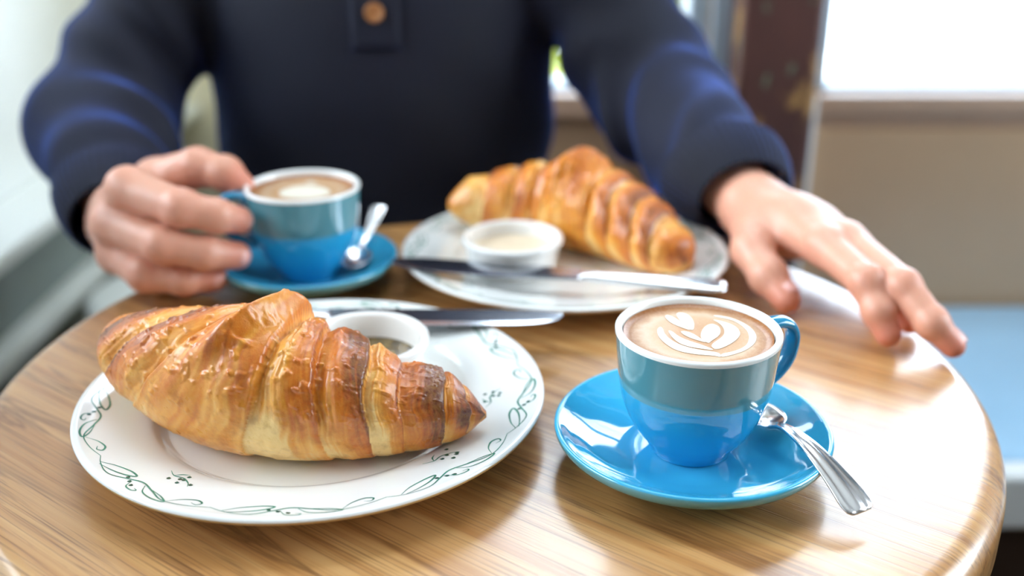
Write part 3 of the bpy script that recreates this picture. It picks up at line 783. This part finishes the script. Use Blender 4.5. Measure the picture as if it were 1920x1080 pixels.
PALE, STRAW, GOLD, AMBER, BROWN, DARK = [np.array(srgb(*c)[:3]) for c in ((250, 208, 134), (242, 174, 84), (224, 140, 42), (208, 108, 28), (162, 74, 24), (108, 46, 20))]
def croissant(label, stations, bounds, seed, loc0, flap=None, NU=640, NV=360, amp=0.10, browning=1.0, bias=None):
    """stations: (x, y, zbottom, ztop, half width) along the roll; bounds: (u at the crown, shift of the edge towards the front, side)
    edges of the rolled layers; side -1 / +1 tells which way the layers step down"""
    S = np.array(stations, float); S[:, :3] -= np.array([loc0[0], loc0[1], loc0[2]]); S[:, 3] -= loc0[2]
    D = catmull(S, 24)
    s = np.concatenate([[0], np.cumsum(np.linalg.norm(np.diff(D[:, :2], axis=0), axis=1))]); s /= s[-1]
    # denser near both tips
    uu = 0.5 - 0.5*np.cos(PI*np.linspace(0, 1, NU)); uu = 0.6*uu + 0.4*np.linspace(0, 1, NU)
    cen = np.stack([np.interp(uu, s, D[:, i]) for i in range(5)], 1)
    T = np.gradient(cen[:, :2], axis=0); 
    for _ in range(40): T[1:-1] = (T[:-2]+T[1:-1]*2+T[2:])/4
    T /= np.linalg.norm(T, axis=1)[:, None]
    side = np.stack([-T[:, 1], T[:, 0]], 1)           # to the left of travel = away from the front
    ph = np.linspace(0, 2*PI, NV, endpoint=False)      # 0 back, 90 deg crown, 180 front, 270 under
    U, PH = np.meshgrid(uu, ph, indexing='ij')
    wrap = np.where(PH > 1.5*PI, PH-2*PI, PH)          # -90 .. 270 deg
    lean = (wrap-PI/2)/(PI/2)                          # 0 crown, 1 front, -1 back
    hw = cen[:, 4][:, None]; zb = cen[:, 2][:, None]; zt = cen[:, 3][:, None]
    zc = zb + (zt-zb)*0.46
    cc, ss = np.cos(PH), np.sin(PH)
    e = 2/2.25
    X = np.sign(cc)*np.abs(cc)**e*hw
    up = np.sign(ss)*np.abs(ss)**e
    Z = np.where(up > 0, up*(zt-zc), up*(zc-zb)*1.04)
    Z = np.maximum(Z, zb-zc)
    rad = np.hypot(X, Z)
    # ---- rolled layers
    wob = (fbm(np.stack([U*4+seed, lean*1.3, np.zeros_like(U)+seed], -1).reshape(-1, 3)).reshape(U.shape)-0.5)*0.05
    BQ = []
    for (ub, sh, sd) in bounds: BQ.append((ub + sh*np.clip(lean, -1.3, 1.6) + wob, sd))
    step = np.zeros_like(U); tl = np.zeros_like(U); lay = np.zeros_like(U); tq = np.zeros_like(U)
    left = [b for b, d in BQ if d < 0]; right = [b for b, d in BQ if d > 0]
    left.sort(key=lambda b: b.mean()); right.sort(key=lambda b: b.mean())
    edges = [np.full_like(U, -0.06)] + left + right + [np.full_like(U, 1.06)]
    nl = len(left)
    for j in range(len(edges)-1):
        a, b = edges[j], edges[j+1]
        inside = (U >= a) & (U < b)
        t = np.clip((U-a)/np.maximum(b-a, 1e-4), 0, 1)
        tq = np.where(inside, t, tq)
        if j < nl: t = 1-t                              # left half: t runs from the seam under the next layer out to the tip
        if j == nl: t = np.where(np.abs(t-0.5) < 0.5, 1-np.abs(2*t-1)*0.9, 0)*0.5+0.5  # centre layer stands on top of both sides
        tl = np.where(inside, t, tl); lay = np.where(inside, j, lay)
    # profile: low by the covering edge, swelling, then a rolled-over lip
    prof = -1.0 + 1.55*smooth01(0.0, 0.45, tl) - 0.22*smooth01(0.55, 0.98, tl)
    prof = np.where(lay == nl, 0.45 + 0.35*smooth01(0.5, 0.8, tl), prof)
    # soften the cliff a little
    for _ in range(2): prof[1:-1] = 0.25*prof[:-2] + 0.5*prof[1:-1] + 0.25*prof[2:]
    P3 = np.stack([U*9+lay*3.1, lean*2.2, lay*1.7+seed], -1).reshape(-1, 3)
    big = (fbm(P3).reshape(U.shape)-0.5)
    # thin laminations running with the layers
    q = tq*13 + lay*5.3 + (fbm(np.stack([U*14, lean*3, lay], -1).reshape(-1, 3), 2).reshape(U.shape)-0.5)*np.where(lay == nl, 2.0, 4.0)
    lam = vnoise(np.stack([q, lean*1.1+lay*7, lay*3.7+seed], -1).reshape(-1, 3)).reshape(U.shape)-0.5
    lamw = np.where(lay == nl, 0.7, (1-smooth01(0.2, 0.62, tl)) + 0.25)
    blis = np.maximum(fbm(np.stack([U*55, lean*16, lay*2.0+seed], -1).reshape(-1, 3), 3).reshape(U.shape)-0.56, 0)
    tip = smooth01(0.0, 0.10, U)*smooth01(0.0, 0.08, 1-U)
    under = smooth01(-0.15, 0.35, up)*0.75 + 0.25
    R = 1 + (amp*prof + 0.10*big + 0.045*lam*lamw + 0.16*blis)*(0.35+0.65*tip)*under
    if flap is not None:
        fu, fw, fh, fl, fs = flap
        g = np.exp(-((U-(fu-0.17*lean))/fw)**2)*smooth01(-0.62+fs, -0.12+fs, lean)*(1-smooth01(fl*0.25, fl, lean))
        g = g*(lay == nl)
        g[1:-1] = 0.25*g[:-2]+0.5*g[1:-1]+0.25*g[2:]
        R = R + fh*g
    X = X*R; Z = Z*R
    Z = np.maximum(Z, zb-zc-0.0005)
    V = np.stack([cen[:, 0][:, None]+side[:, 0][:, None]*X, cen[:, 1][:, None]+side[:, 1][:, None]*X, zc+Z], -1)
    # ---- crust colour: egg-washed crowns brown, seams and flanks stay pale
    nz = fbm(np.stack([U*13+seed, lean*2.4, lay*0.9], -1).reshape(-1, 3), 4).reshape(U.shape)
    nf = fbm(np.stack([q*1.7, lean*2.0+lay, lay+seed], -1).reshape(-1, 3), 3).reshape(U.shape)
    b = 0.10 + 0.62*smooth01(0.12, 0.85, tl) + 1.1*(nz-0.5) + 0.55*(nf-0.5)
    b += 0.22*smooth01(-0.3, 0.9, up) - 0.40*smooth01(0.1, -0.8, up)
    if flap is not None: b = np.where(lay == nl, 0.47 + 0.8*(nz-0.5) + 0.8*(nf-0.5) + 0.22*up, b)
    if bias is not None: b = b*0.75 + (np.array(bias)[lay.astype(int)]-0.42)
    # browned rims of each sheet
    b += 0.24*smooth01(0.90, 0.985, tl)*(lay != nl)
    b += 0.16*smooth01(0.75, 1.0, U)
    b = np.clip(b*browning, 0, 1)
    st = [PALE, STRAW, GOLD, AMBER, BROWN, DARK]; ps = [0.0, 0.16, 0.38, 0.60, 0.84, 1.0]
    col = np.stack([np.interp(b, ps, [c[i] for c in st]) for i in range(3)], -1)
    n0, n1_ = U.shape
    idx = np.arange(n0*n1_).reshape(n0, n1_)
    A = idx[:-1]; B = idx[1:]
    F = np.stack([A, np.roll(A, -1, 1), np.roll(B, -1, 1), B], -1).reshape(-1, 4)
    Vf = V.reshape(-1, 3)
    caps = np.array([V[0].mean(0), V[-1].mean(0)]); Vf = np.concatenate([Vf, caps]); colf = np.concatenate([col.reshape(-1, 3), [BROWN, DARK]])
    k = n0*n1_
    c1 = np.stack([np.full(n1_, k), np.roll(idx[0], -1), idx[0], idx[0]], -1); c2 = np.stack([np.full(n1_, k+1), idx[-1], np.roll(idx[-1], -1), np.roll(idx[-1], -1)], -1)
    t = thing('croissant', label, 'croissant', loc0, 0, 'croissants')
    me = np_mesh('pastry', Vf, F, colf)
    bm = bmesh.new(); bm.from_mesh(me)
    bm.verts.ensure_lookup_table()
    for ring, cidx in ((idx[0], k), (idx[-1], k+1)):
        for a in range(n1_): 
            try: bm.faces.new((bm.verts[cidx], bm.verts[ring[a]], bm.verts[ring[(a+1) % n1_]]))
            except ValueError: pass
    bmesh.ops.recalc_face_normals(bm, faces=bm.faces)
    bm.to_mesh(me); bm.free()
    finish('pastry', me, M['crust'], t)
    return t

croissant('large glossy croissant lying on the near plate', [
    (-0.2325, 0.5525, 0.785, 0.799, 0.006), (-0.2285, 0.5500, 0.777, 0.806, 0.0145), (-0.2190, 0.5435, 0.772, 0.812, 0.0220), (-0.1950, 0.5270, 0.766, 0.8195, 0.0305),
    (-0.1600, 0.5050, 0.7605, 0.8290, 0.0365), (-0.1280, 0.4925, 0.7592, 0.8320, 0.0385), (-0.1000, 0.4880, 0.7592, 0.8260, 0.0350), (-0.0760, 0.4870, 0.7600, 0.8180, 0.0305),
    (-0.0560, 0.4880, 0.7615, 0.8060, 0.0250), (-0.0370, 0.4890, 0.7640, 0.8010, 0.0200), (-0.0250, 0.4890, 0.7680, 0.7920, 0.0130), (-0.0170, 0.4890, 0.7740, 0.7830, 0.0060), (-0.0137, 0.4892, 0.7760, 0.7790, 0.0020)],
    [(0.09, -0.06, -1), (0.285, -0.165, -1), (0.45, -0.18, -1), (0.575, -0.045, 1), (0.635, 0.02, 1), (0.735, 0.01, 1), (0.80, 0.01, 1), (0.90, 0.0, 1), (0.945, 0.01, 1), (0.98, 0.0, 1)],
    3.0, (-0.125, 0.492, 0.7592), flap=(0.535, 0.028, 0.30, 0.7, 0.0), bias=[.56, .52, .50, .44, .28, .60, .30, .74, .56, .58, .62])
croissant('far croissant bent on the back plate between the ramekin and the blue sleeve', [
    (-0.0530, 0.8250, 0.786, 0.792, 0.004), (-0.0470, 0.8250, 0.778, 0.799, 0.012), (-0.0300, 0.8270, 0.768, 0.811, 0.020), (-0.0040, 0.8260, 0.762, 0.8170, 0.026),
    (0.0250, 0.8230, 0.7595, 0.8230, 0.030), (0.0520, 0.8110, 0.7590, 0.8290, 0.034), (0.0760, 0.7930, 0.7590, 0.8240, 0.034), (0.0950, 0.7720, 0.7590, 0.8150, 0.031),
    (0.1100, 0.7520, 0.7600, 0.8040, 0.027), (0.1210, 0.7380, 0.7620, 0.7960, 0.0215), (0.1270, 0.7290, 0.7650, 0.7890, 0.013), (0.1290, 0.7255, 0.7700, 0.7800, 0.004)],
    [(0.16, -0.03, -1), (0.27, -0.04, -1), (0.37, -0.05, -1), (0.46, -0.04, -1), (0.60, 0.05, 1), (0.69, 0.06, 1), (0.79, 0.06, 1), (0.88, 0.04, 1)],
    11.0, (0.045, 0.800, 0.7590), flap=(0.52, 0.055, 0.26, 0.9, 0.2), NU=360, NV=220, browning=0.80)

# ------------------------------------------------------------------ the man
m = NT('skin')
v = m.coords(); n1 = m.noise(v, 45, 3); n2 = m.noise(v, 300, 3)
at = m.n('ShaderNodeAttribute'); at.attribute_name = 'crust'
c = m.mix(m.ramp(n1, [(0.35, (0, 0, 0)), (0.7, (0.3,)*3)]), at.outputs['Color'], srgb(212, 142, 116))
m.set(color=c, rough=0.42, sss=0.18, ssss=0.006, sssr=(1.0, 0.35, 0.2)); m.bump(n2, 0.12, 0.0006)
M['skin'] = m.m
M['nail'] = simple('fingernail', srgb(232, 172, 160), 0.22, coat=0.4)
m = NT('navy_knit')
v = m.coords((1, 1, 1)); n1 = m.noise(v, 700, 2); n2 = m.noise(v, 9, 3)
c = m.ramp(n2, [(0.3, srgb(10, 11, 24)), (0.7, srgb(13, 15, 34))])
m.set(color=c, rough=0.85, sheen=0.9, sheenr=0.35, sheent=srgb(76, 116, 220)); m.bump(n1, 0.35, 0.001)
M['knit'] = m.m
M['wood_button'] = simple('wooden_button', srgb(172, 112, 62), 0.45, var=0.15, vscale=200)
M['hair'] = simple('brown_hair', srgb(62, 44, 34), 0.5, var=0.3, vscale=90, bump=0.4)
M['trousers'] = simple('charcoal_trousers', srgb(48, 50, 58), 0.85)
M['shoe'] = simple('brown_leather', srgb(84, 56, 38), 0.4)
M['eye'] = simple('eye_white', srgb(236, 232, 226), 0.2)
M['iris'] = simple('iris', srgb(70, 50, 36), 0.2)

PO = (-0.13, 1.10, 0.0)
person = thing('person', 'man in a dark navy sweater seated across the table holding the far cup', 'person', PO)
def setp(o): 
    o.location = (-PO[0], -PO[1], -PO[2]); return o

def P(*a): return np.array(a, np.float32)
def chain(p, pts, rad, k=0.004):
    d = None
    for i in range(len(pts)-1):
        e = cone_d(p, pts[i], pts[i+1], rad[i], rad[i+1]); d = e if d is None else smin(d, e, k)
    return d
# his right hand (left in view): closed round the cup handle
RH = dict(
    wrist=P(-.3215, .812, .7760),
    index=[P(-.2778, .724, .8320), P(-.2320, .697, .8262), P(-.2090, .7010, .8190), P(-.1965, .7130, .8120)],
    middle=[P(-.2930, .726, .8055), P(-.2470, .692, .8005), P(-.2190, .6960, .7930), P(-.1995, .7080, .7865)],
    ring=[P(-.2960, .734, .7790), P(-.2650, .700, .7755), P(-.2370, .6995, .7715), P(-.2175, .7080, .7685)],
    pinky=[P(-.2880, .748, .7690), P(-.2640, .724, .7630), P(-.2440, .722, .7615), P(-.2300, .728, .7610)],
    thumb=[P(-.2780, .785, .8200), P(-.2390, .768, .8360), P(-.2170, .761, .8330), P(-.2045, .755, .8260)])
RR = dict(index=[.0150, .0130, .0117, .0098], middle=[.0150, .0132, .0119, .0100], ring=[.0145, .0126, .0112, .0096], pinky=[.0125, .0105, .0095, .0084], thumb=[.0175, .0145, .0125, .0100])
# his left hand (right in view): resting on the table edge, fingers spread
LH = dict(
    wrist=P(.191, .808, .795),
    index=[P(.2253, .702, .7955), P(.2389, .6500, .7890), P(.2440, .6350, .7745), P(.2492, .6270, .7615)],
    middle=[P(.2420, .712, .7960), P(.2600, .6420, .7890), P(.2735, .6190, .7730), P(.2865, .6120, .7600)],
    ring=[P(.2538, .726, .7860), P(.2650, .672, .7740), P(.2710, .659, .7640), P(.2725, .651, .7590)],
    pinky=[P(.2560, .744, .7800), P(.2630, .700, .7690), P(.2670, .687, .7620), P(.2690, .679, .7590)],
    thumb=[P(.1880, .772, .7880), P(.1790, .730, .7830), P(.1860, .702, .7730), P(.1955, .6830, .7625)])
LR = dict(index=[.0135, .0118, .0106, .0088], middle=[.0135, .0118, .0104, .0082], ring=[.0125, .0106, .0094, .0080], pinky=[.0110, .0092, .0084, .0074], thumb=[.0170, .0146, .0130, .0102])
def hand_fn(H, R, elbow, palm_extra):
    def fn(p):
        w = H['wrist']
        d = cone_d(p, w + (elbow-w)*0.45, w, .030, .0255)
        for f in ('index', 'middle', 'ring', 'pinky'):
            a = H[f][0]
            d = smin(d, cone_d(p, w + (a-w)*0.08, a, .0195, R[f][0]+.0005), .012)
        for c, r in palm_extra: d = smin(d, np.linalg.norm(p-c, axis=1)-r, .014)
        out = d
        for f in ('index', 'middle', 'ring', 'pinky'):
            fd = chain(p, H[f], R[f])
            # knuckle swellings
            for j, s in ((1, 1.07), (2, 1.05)): fd = smin(fd, np.linalg.norm(p-H[f][j], axis=1)-R[f][j]*s, .003)
            out = np.minimum(out, smin(d, fd, .008))
        th = chain(p, [w + (H['thumb'][0]-w)*0.4] + H['thumb'], [.019] + R['thumb'], .006)
        th = smin(th, np.linalg.norm(p-H['thumb'][2], axis=1)-R['thumb'][2]*1.06, .003)
        return np.minimum(out, smin(d, th, .012))
    return fn
R_ELB, L_ELB = P(-.393, 1.005, .822), P(.140, 1.025, .842)
SKIN = np.array(srgb(220, 162, 136)[:3]); RED = np.array(srgb(208, 112, 90)[:3])
def tint(V, H):
    w = np.zeros(len(V))
    for f in ('index', 'middle', 'ring', 'pinky', 'thumb'):
        for j, (r, s) in ((3, (.014, .95)), (1, (.012, .55)), (2, (.010, .45)), (0, (.013, .5))):
            w = np.maximum(w, s*np.exp(-(np.linalg.norm(V-H[f][j], axis=1)/r)**2))
    return SKIN[None]*(1-w[:, None]) + RED[None]*w[:, None]
parts = []
for H, R, E, ex in ((RH, RR, R_ELB, [(P(-.298, .770, .797), .027), (P(-.285, .752, .812), .021)]), (LH, LR, L_ELB, [(P(.218, .755, .792), .023), (P(.205, .768, .790), .021), (P(.238, .762, .785), .018)])):
    allp = np.array([H['wrist']] + [q for f in ('index', 'middle', 'ring', 'pinky', 'thumb') for q in H[f]] + [H['wrist'] + (E-H['wrist'])*0.25])
    V, F = sdf_mesh_arrays(hand_fn(H, R, E, ex), allp.min(0)-.035, allp.max(0)+.035, 0.0015)
    parts.append((V, F, tint(V, H)))
SHR, SHL = P(-.315, 1.105, 1.045), P(.030, 1.105, 1.045)
NK, HD = P(-.13, 1.12, 1.14), P(-.13, 1.085, 1.285)
def body_fn(p):
    d = np.minimum(chain(p, [RH['wrist']+(R_ELB-RH['wrist'])*.12, R_ELB, SHR], [.029, .040, .048]), chain(p, [LH['wrist']+(L_ELB-LH['wrist'])*.12, L_ELB, SHL], [.029, .040, .048]))
    t = ell_d(p, P(-.13, 1.11, .92), P(.135, .085, .22))
    t = smin(t, chain(p, [SHR, P(-.13, 1.11, 1.08), SHL], [.05, .07, .05]), .05)
    d = smin(d, t, .03)
    d = smin(d, cone_d(p, P(-.13, 1.115, 1.07), P(-.13, 1.10, 1.20), .056, .052), .03)
    h = ell_d(p, HD+P(0, .015, .03), P(.076, .095, .098))
    h = smin(h, ell_d(p, HD+P(0, -.02, -.05), P(.058, .070, .068)), .03)
    h = smin(h, cone_d(p, HD+P(0, -.078, .018), HD+P(0, -.100, -.022), .008, .013), .012)       # nose
    h = smin(h, cone_d(p, HD+P(-.020, -.080, -.055), HD+P(.020, -.080, -.055), .007, .007), .01)  # lips
    h = smin(h, cone_d(p, HD+P(-.04, -.070, .032), HD+P(.04, -.070, .032), .009, .009), .014)     # brow
    for s in (-1, 1):
        h = smin(h, ell_d(p, HD+P(s*.077, .012, -.002), P(.010, .019, .031)), .008)              # ears
        h = -smin(-h, np.linalg.norm(p-(HD+P(s*.030, -.096, .012)), axis=1)-.014, .01)           # eye sockets
    return smin(d, h, .02)
V, F = sdf_mesh_arrays(body_fn, (-.50, .76, .68), (.26, 1.25, 1.45), 0.006)
parts.append((V, F, np.repeat(SKIN[None], len(V), 0)))
Vs, Fs, Cs, o = [], [], [], 0
for V, F, col in parts: Vs.append(V); Fs.append(F+o); Cs.append(col); o += len(V)
body = setp(finish('body', np_mesh('body', np.concatenate(Vs), np.concatenate(Fs), np.concatenate(Cs)), M['skin'], person))

def nail(tip, prev, face, w, l, off):
    """small curved plate on the back of a finger tip; face = direction the nail looks"""
    ax = Vector(tip-prev).normalized(); n = Vector(face); n = (n-ax*n.dot(ax)).normalized(); sd = ax.cross(n)
    V, F = [], []; N = 8
    for i in range(N+1):
        for j in range(N+1):
            a, b_ = -1+2*i/N, -1+2*j/N
            q = max(abs(a), abs(b_)); rr = math.hypot(a, b_) or 1; k = q/rr
            a, b_ = a*(0.35+0.65*k), b_*(0.35+0.65*k)
            c = Vector(tip) + ax*(a*l*0.5) + sd*(b_*w*0.5) + n*(off - 0.0016*b_*b_*w/0.010 - 0.0006*a*a)
            V.append(tuple(c))
    for i in range(N):
        for j in range(N):
            a = i*(N+1)+j; F.append((a, a+1, a+N+2, a+N+1))
    me = bpy.data.meshes.new('fingernail'); me.from_pydata(V, [], F)
    o = setp(finish('fingernail', me, M['nail'], person))
    md = o.modifiers.new('thick', 'SOLIDIFY'); md.thickness = 0.0006; md.offset = 0
    o.parent = body; o.location = (0, 0, 0)
for f, fc, w in (('index', (.45, -.85, .35), .0105), ('middle', (.5, -.85, .2), .0110), ('ring', (.5, -.85, .1), .0105)):
    nail(RH[f][3]+P(-.001, 0, 0), RH[f][2], fc, w, .0125, RR[f][3]+.0003)
for f, fc, w in (('thumb', (.35, -.5, .8), .0125), ('index', (.25, -.45, .55), .0098), ('middle', (.5, -.3, .6), .0095), ('ring', (.5, -.3, .6), .009)):
    nail(LH[f][3]+(P(-.0005, .003, .002)), LH[f][2], fc, w, .0125, LR[f][3]+.0004)

# ---- sweater: torso and sleeves as one cloth with folds; separate ribbed cuffs
def fold(p, a, b, freq, skew, ph):
    a, b = np.asarray(a, np.float32), np.asarray(b, np.float32); ab = b-a; L = float(np.linalg.norm(ab)); ax = ab/L
    q = p-a; s = q@ax; side = np.cross(ax, (0, 0, 1)).astype(np.float32); side /= np.linalg.norm(side)
    w = q@side; h = q@np.cross(side, ax).astype(np.float32)
    return np.sin(s*freq + w*skew + 2.2*np.sin(h*22+ph) + 1.4*np.sin(w*31+s*14) + ph)*(0.55+0.45*np.sin(s*freq*0.37+h*26+ph*2))*smooth01(1.0, 0.72, s/L)
RC, LC = RH['wrist'] + (R_ELB-RH['wrist'])*.16, LH['wrist'] + (L_ELB-LH['wrist'])*.13
def sweater_fn(p):
    r1 = cone_d(p, SHR+P(.01, 0, -.02), R_ELB, .070, .060); r2 = cone_d(p, R_ELB, RC+(R_ELB-RC)*.1, .060, .048)
    r2 = smin(r2, cone_d(p, R_ELB+P(-.008, -.035, -.005), RC+(R_ELB-RC)*.55, .058, .058), .02)
    r1 = r1 - .007*fold(p, SHR, R_ELB, 88, 35, .4); r2 = r2 - .0075*fold(p, R_ELB, RC, 74, 38, 1.3)
    l1 = cone_d(p, SHL+P(-.01, 0, -.02), L_ELB, .074, .061); l2 = cone_d(p, L_ELB, LC+(L_ELB-LC)*.1, .061, .047)
    l1 = l1 - .0085*fold(p, SHL, L_ELB, 80, 40, 2.1); l2 = l2 - 0.0105*fold(p, L_ELB, LC, 84, -45, .2)
    r = smin(r1, r2, .02); l = smin(l1, l2, .02)
    t = ell_d(p, P(-.136, 1.105, .80), P(.180, .135, .22))
    t = smin(t, ell_d(p, P(-.136, 1.10, .96), P(.184, .128, .17)), .06)
    t = smin(t, chain(p, [SHR, P(-.13, 1.11, 1.07), SHL], [.066, .085, .066]), .05)
    t = smin(t, ell_d(p, P(-.128, 1.11, .60), P(.172, .138, .16)), .05)
    t = t - .0022*np.sin(p[:, 2]*46 + 5*np.sin(p[:, 0]*11) + p[:, 0]*9)*smooth01(.95, .76, p[:, 2])
    d = smin(t, np.minimum(r, l), .016)
    # open neck
    return -smin(-d, cone_d(p, P(-.13, 1.10, 1.135), P(-.13, 1.09, 1.30), .066, .07), .012)
V, F = sdf_mesh_arrays(sweater_fn, (-.56, .82, .46), (.30, 1.29, 1.20), 0.005)
sw = setp(finish('sweater', np_mesh('sweater', V, F), M['knit'], person))

def cuff(w, c, elbow, r0, r1, name='cuff'):
    ax = (c-w)/np.linalg.norm(c-w); A = w + ax*0.004; B = c + ax*0.022
    n, seg, rib = 14, 192, 48
    s = np.cross(ax, (0, 0, 1)); s /= np.linalg.norm(s); u = np.cross(s, ax)
    V, F = [], []
    rows = [(0.06, .92), (0.0, .97), (0.02, 1.0)] + [(t, 1.0) for t in np.linspace(.08, 1, n-3)]
    for t, k in rows:
        r = r0+(r1-r0)*t + .0025*math.sin(PI*min(1, t))
        for j in range(seg):
            a = 2*PI*j/seg; rr = r*k + .0011*math.cos(rib*a)
            V.append(tuple(A + (B-A)*t + (s*math.cos(a)*1.06 + u*math.sin(a)*.94)*rr))
    for i in range(len(rows)-1):
        for j in range(seg): F.append((i*seg+j, i*seg+(j+1) % seg, (i+1)*seg+(j+1) % seg, (i+1)*seg+j))
    me = bpy.data.meshes.new(name); me.from_pydata(V, [], F)
    bm = bmesh.new(); bm.from_mesh(me); bmesh.ops.recalc_face_normals(bm, faces=bm.faces); bm.to_mesh(me); bm.free()
    o = finish(name, me, M['knit'], sw)
    return o
cuff(RH['wrist'], RC, R_ELB, .0385, .050)
cuff(LH['wrist'], LC, L_ELB, .0385, .053)

def front_y(fn, x, z, y0=.85, y1=1.1):
    ys = np.linspace(y0, y1, 500); d = fn(np.stack([np.full(500, x), ys, np.full(500, z)], 1).astype(np.float32))
    return float(ys[np.argmax(d < 0)])
# buttoned placket
for k, z in enumerate((.9255, .985, 1.045)):
    y = front_y(sweater_fn, -.1245, z)
    b = finish('button', lathe_mesh('button', catmull([(0, .0012), (.0035, .0012), (.006, .0022), (.0078, .0026), (.0085, .0014), (.0078, -.0008), (0, -.001)], 5), 40), M['wood_button'], sw)
    b.location = (-.1245, y-.005, z); b.rotation_euler = (math.radians(88), 0, 0)
V, F = [], []
zs = np.linspace(.892, 1.09, 30)
for z in zs:
    for x in np.linspace(-.147, -.102, 9): V.append((x, front_y(sweater_fn, x, z)-.0022, z))
for i in range(29):
    for j in range(8): F.append((i*9+j, i*9+j+1, (i+1)*9+j+1, (i+1)*9+j))
me = bpy.data.meshes.new('placket'); me.from_pydata(V, [], F)
o = finish('placket', me, M['knit'], sw); md = o.modifiers.new('thick', 'SOLIDIFY'); md.thickness = .004; md.offset = 0

# head details, trousers and shoes
V, F = sdf_mesh_arrays(lambda p: np.maximum(np.maximum(ell_d(p, HD+P(0, .020, .036), P(.083, .101, .103)), -(ell_d(p, HD+P(0, -.06, -.02), P(.085, .075, .085)))), -(p[:, 2]-(HD[2]-.055))), HD-P(.12, .13, .1), HD+P(.12, .14, .16), .005)
setp(finish('hair', np_mesh('hair', V, F), M['hair'], person))
for s in (-1, 1):
    e = finish('eye', lathe_mesh('eye', [(0.0125*math.sin(a), -0.0125*math.cos(a)) for a in np.linspace(0, PI, 13)], 20), M['eye'], body)
    e.location = tuple(HD+P(s*.030, -.080, .012)); e.rotation_euler = (math.radians(80), 0, 0)
    i = finish('iris', lathe_mesh('iris', [(0, .0128), (.0030, .0127), (.0055, .0117)], 20), M['iris'], body); i.location = e.location; i.rotation_euler = e.rotation_euler
def legs_fn(p):
    d = ell_d(p, P(-.13, 1.12, .545), P(.165, .14, .10))
    for s in (-1, 1):
        d = smin(d, chain(p, [P(-.13+s*.09, 1.12, .53), P(-.13+s*.13, .76, .545), P(-.13+s*.14, .80, .11)], [.085, .062, .050], .03), .03)
    return d
V, F = sdf_mesh_arrays(legs_fn, (-.40, .66, .05), (.14, 1.30, .70), .009)
setp(finish('trousers', np_mesh('trousers', V, F), M['trousers'], person))
for s in (-1, 1):
    x = -.13+s*.14
    V, F = sdf_mesh_arrays(lambda p: np.maximum(smin(ell_d(p, P(x, .75, .045), P(.045, .13, .042)), ell_d(p, P(x, .81, .075), P(.045, .055, .06)), .03), -(p[:, 2]-.002)), (x-.07, .58, -.01), (x+.07, .92, .16), .006)
    setp(finish('shoe', np_mesh('shoe', V, F), M['shoe'], person))

# chair under him
ch = thing('dining_chair', 'dark wooden chair hidden under the seated man', 'chair', (-.13, 1.14, 0))
box_obj('seat', M['dark_wood'], (-.20, .20, -.20, .19, .405, .433), ch, .008)
for sx in (-1, 1):
    finish('leg', sweep_mesh('leg', [(sx*.165, -.165, .406), (sx*.175, -.175, 0)], [.018, .013], [.018, .013], 12), M['dark_wood'], ch)
    finish('leg', sweep_mesh('leg', [(sx*.165, .165, .406), (sx*.175, .20, 0)], [.018, .013], [.018, .013], 12), M['dark_wood'], ch)
    finish('back_post', sweep_mesh('back_post', [(sx*.165, .170, .425), (sx*.165, .205, .82)], [.014, .012], [.014, .012], 12), M['dark_wood'], ch)
box_obj('back_rail', M['dark_wood'], (-.16, .16, .188, .206, .74, .80), ch, .006)
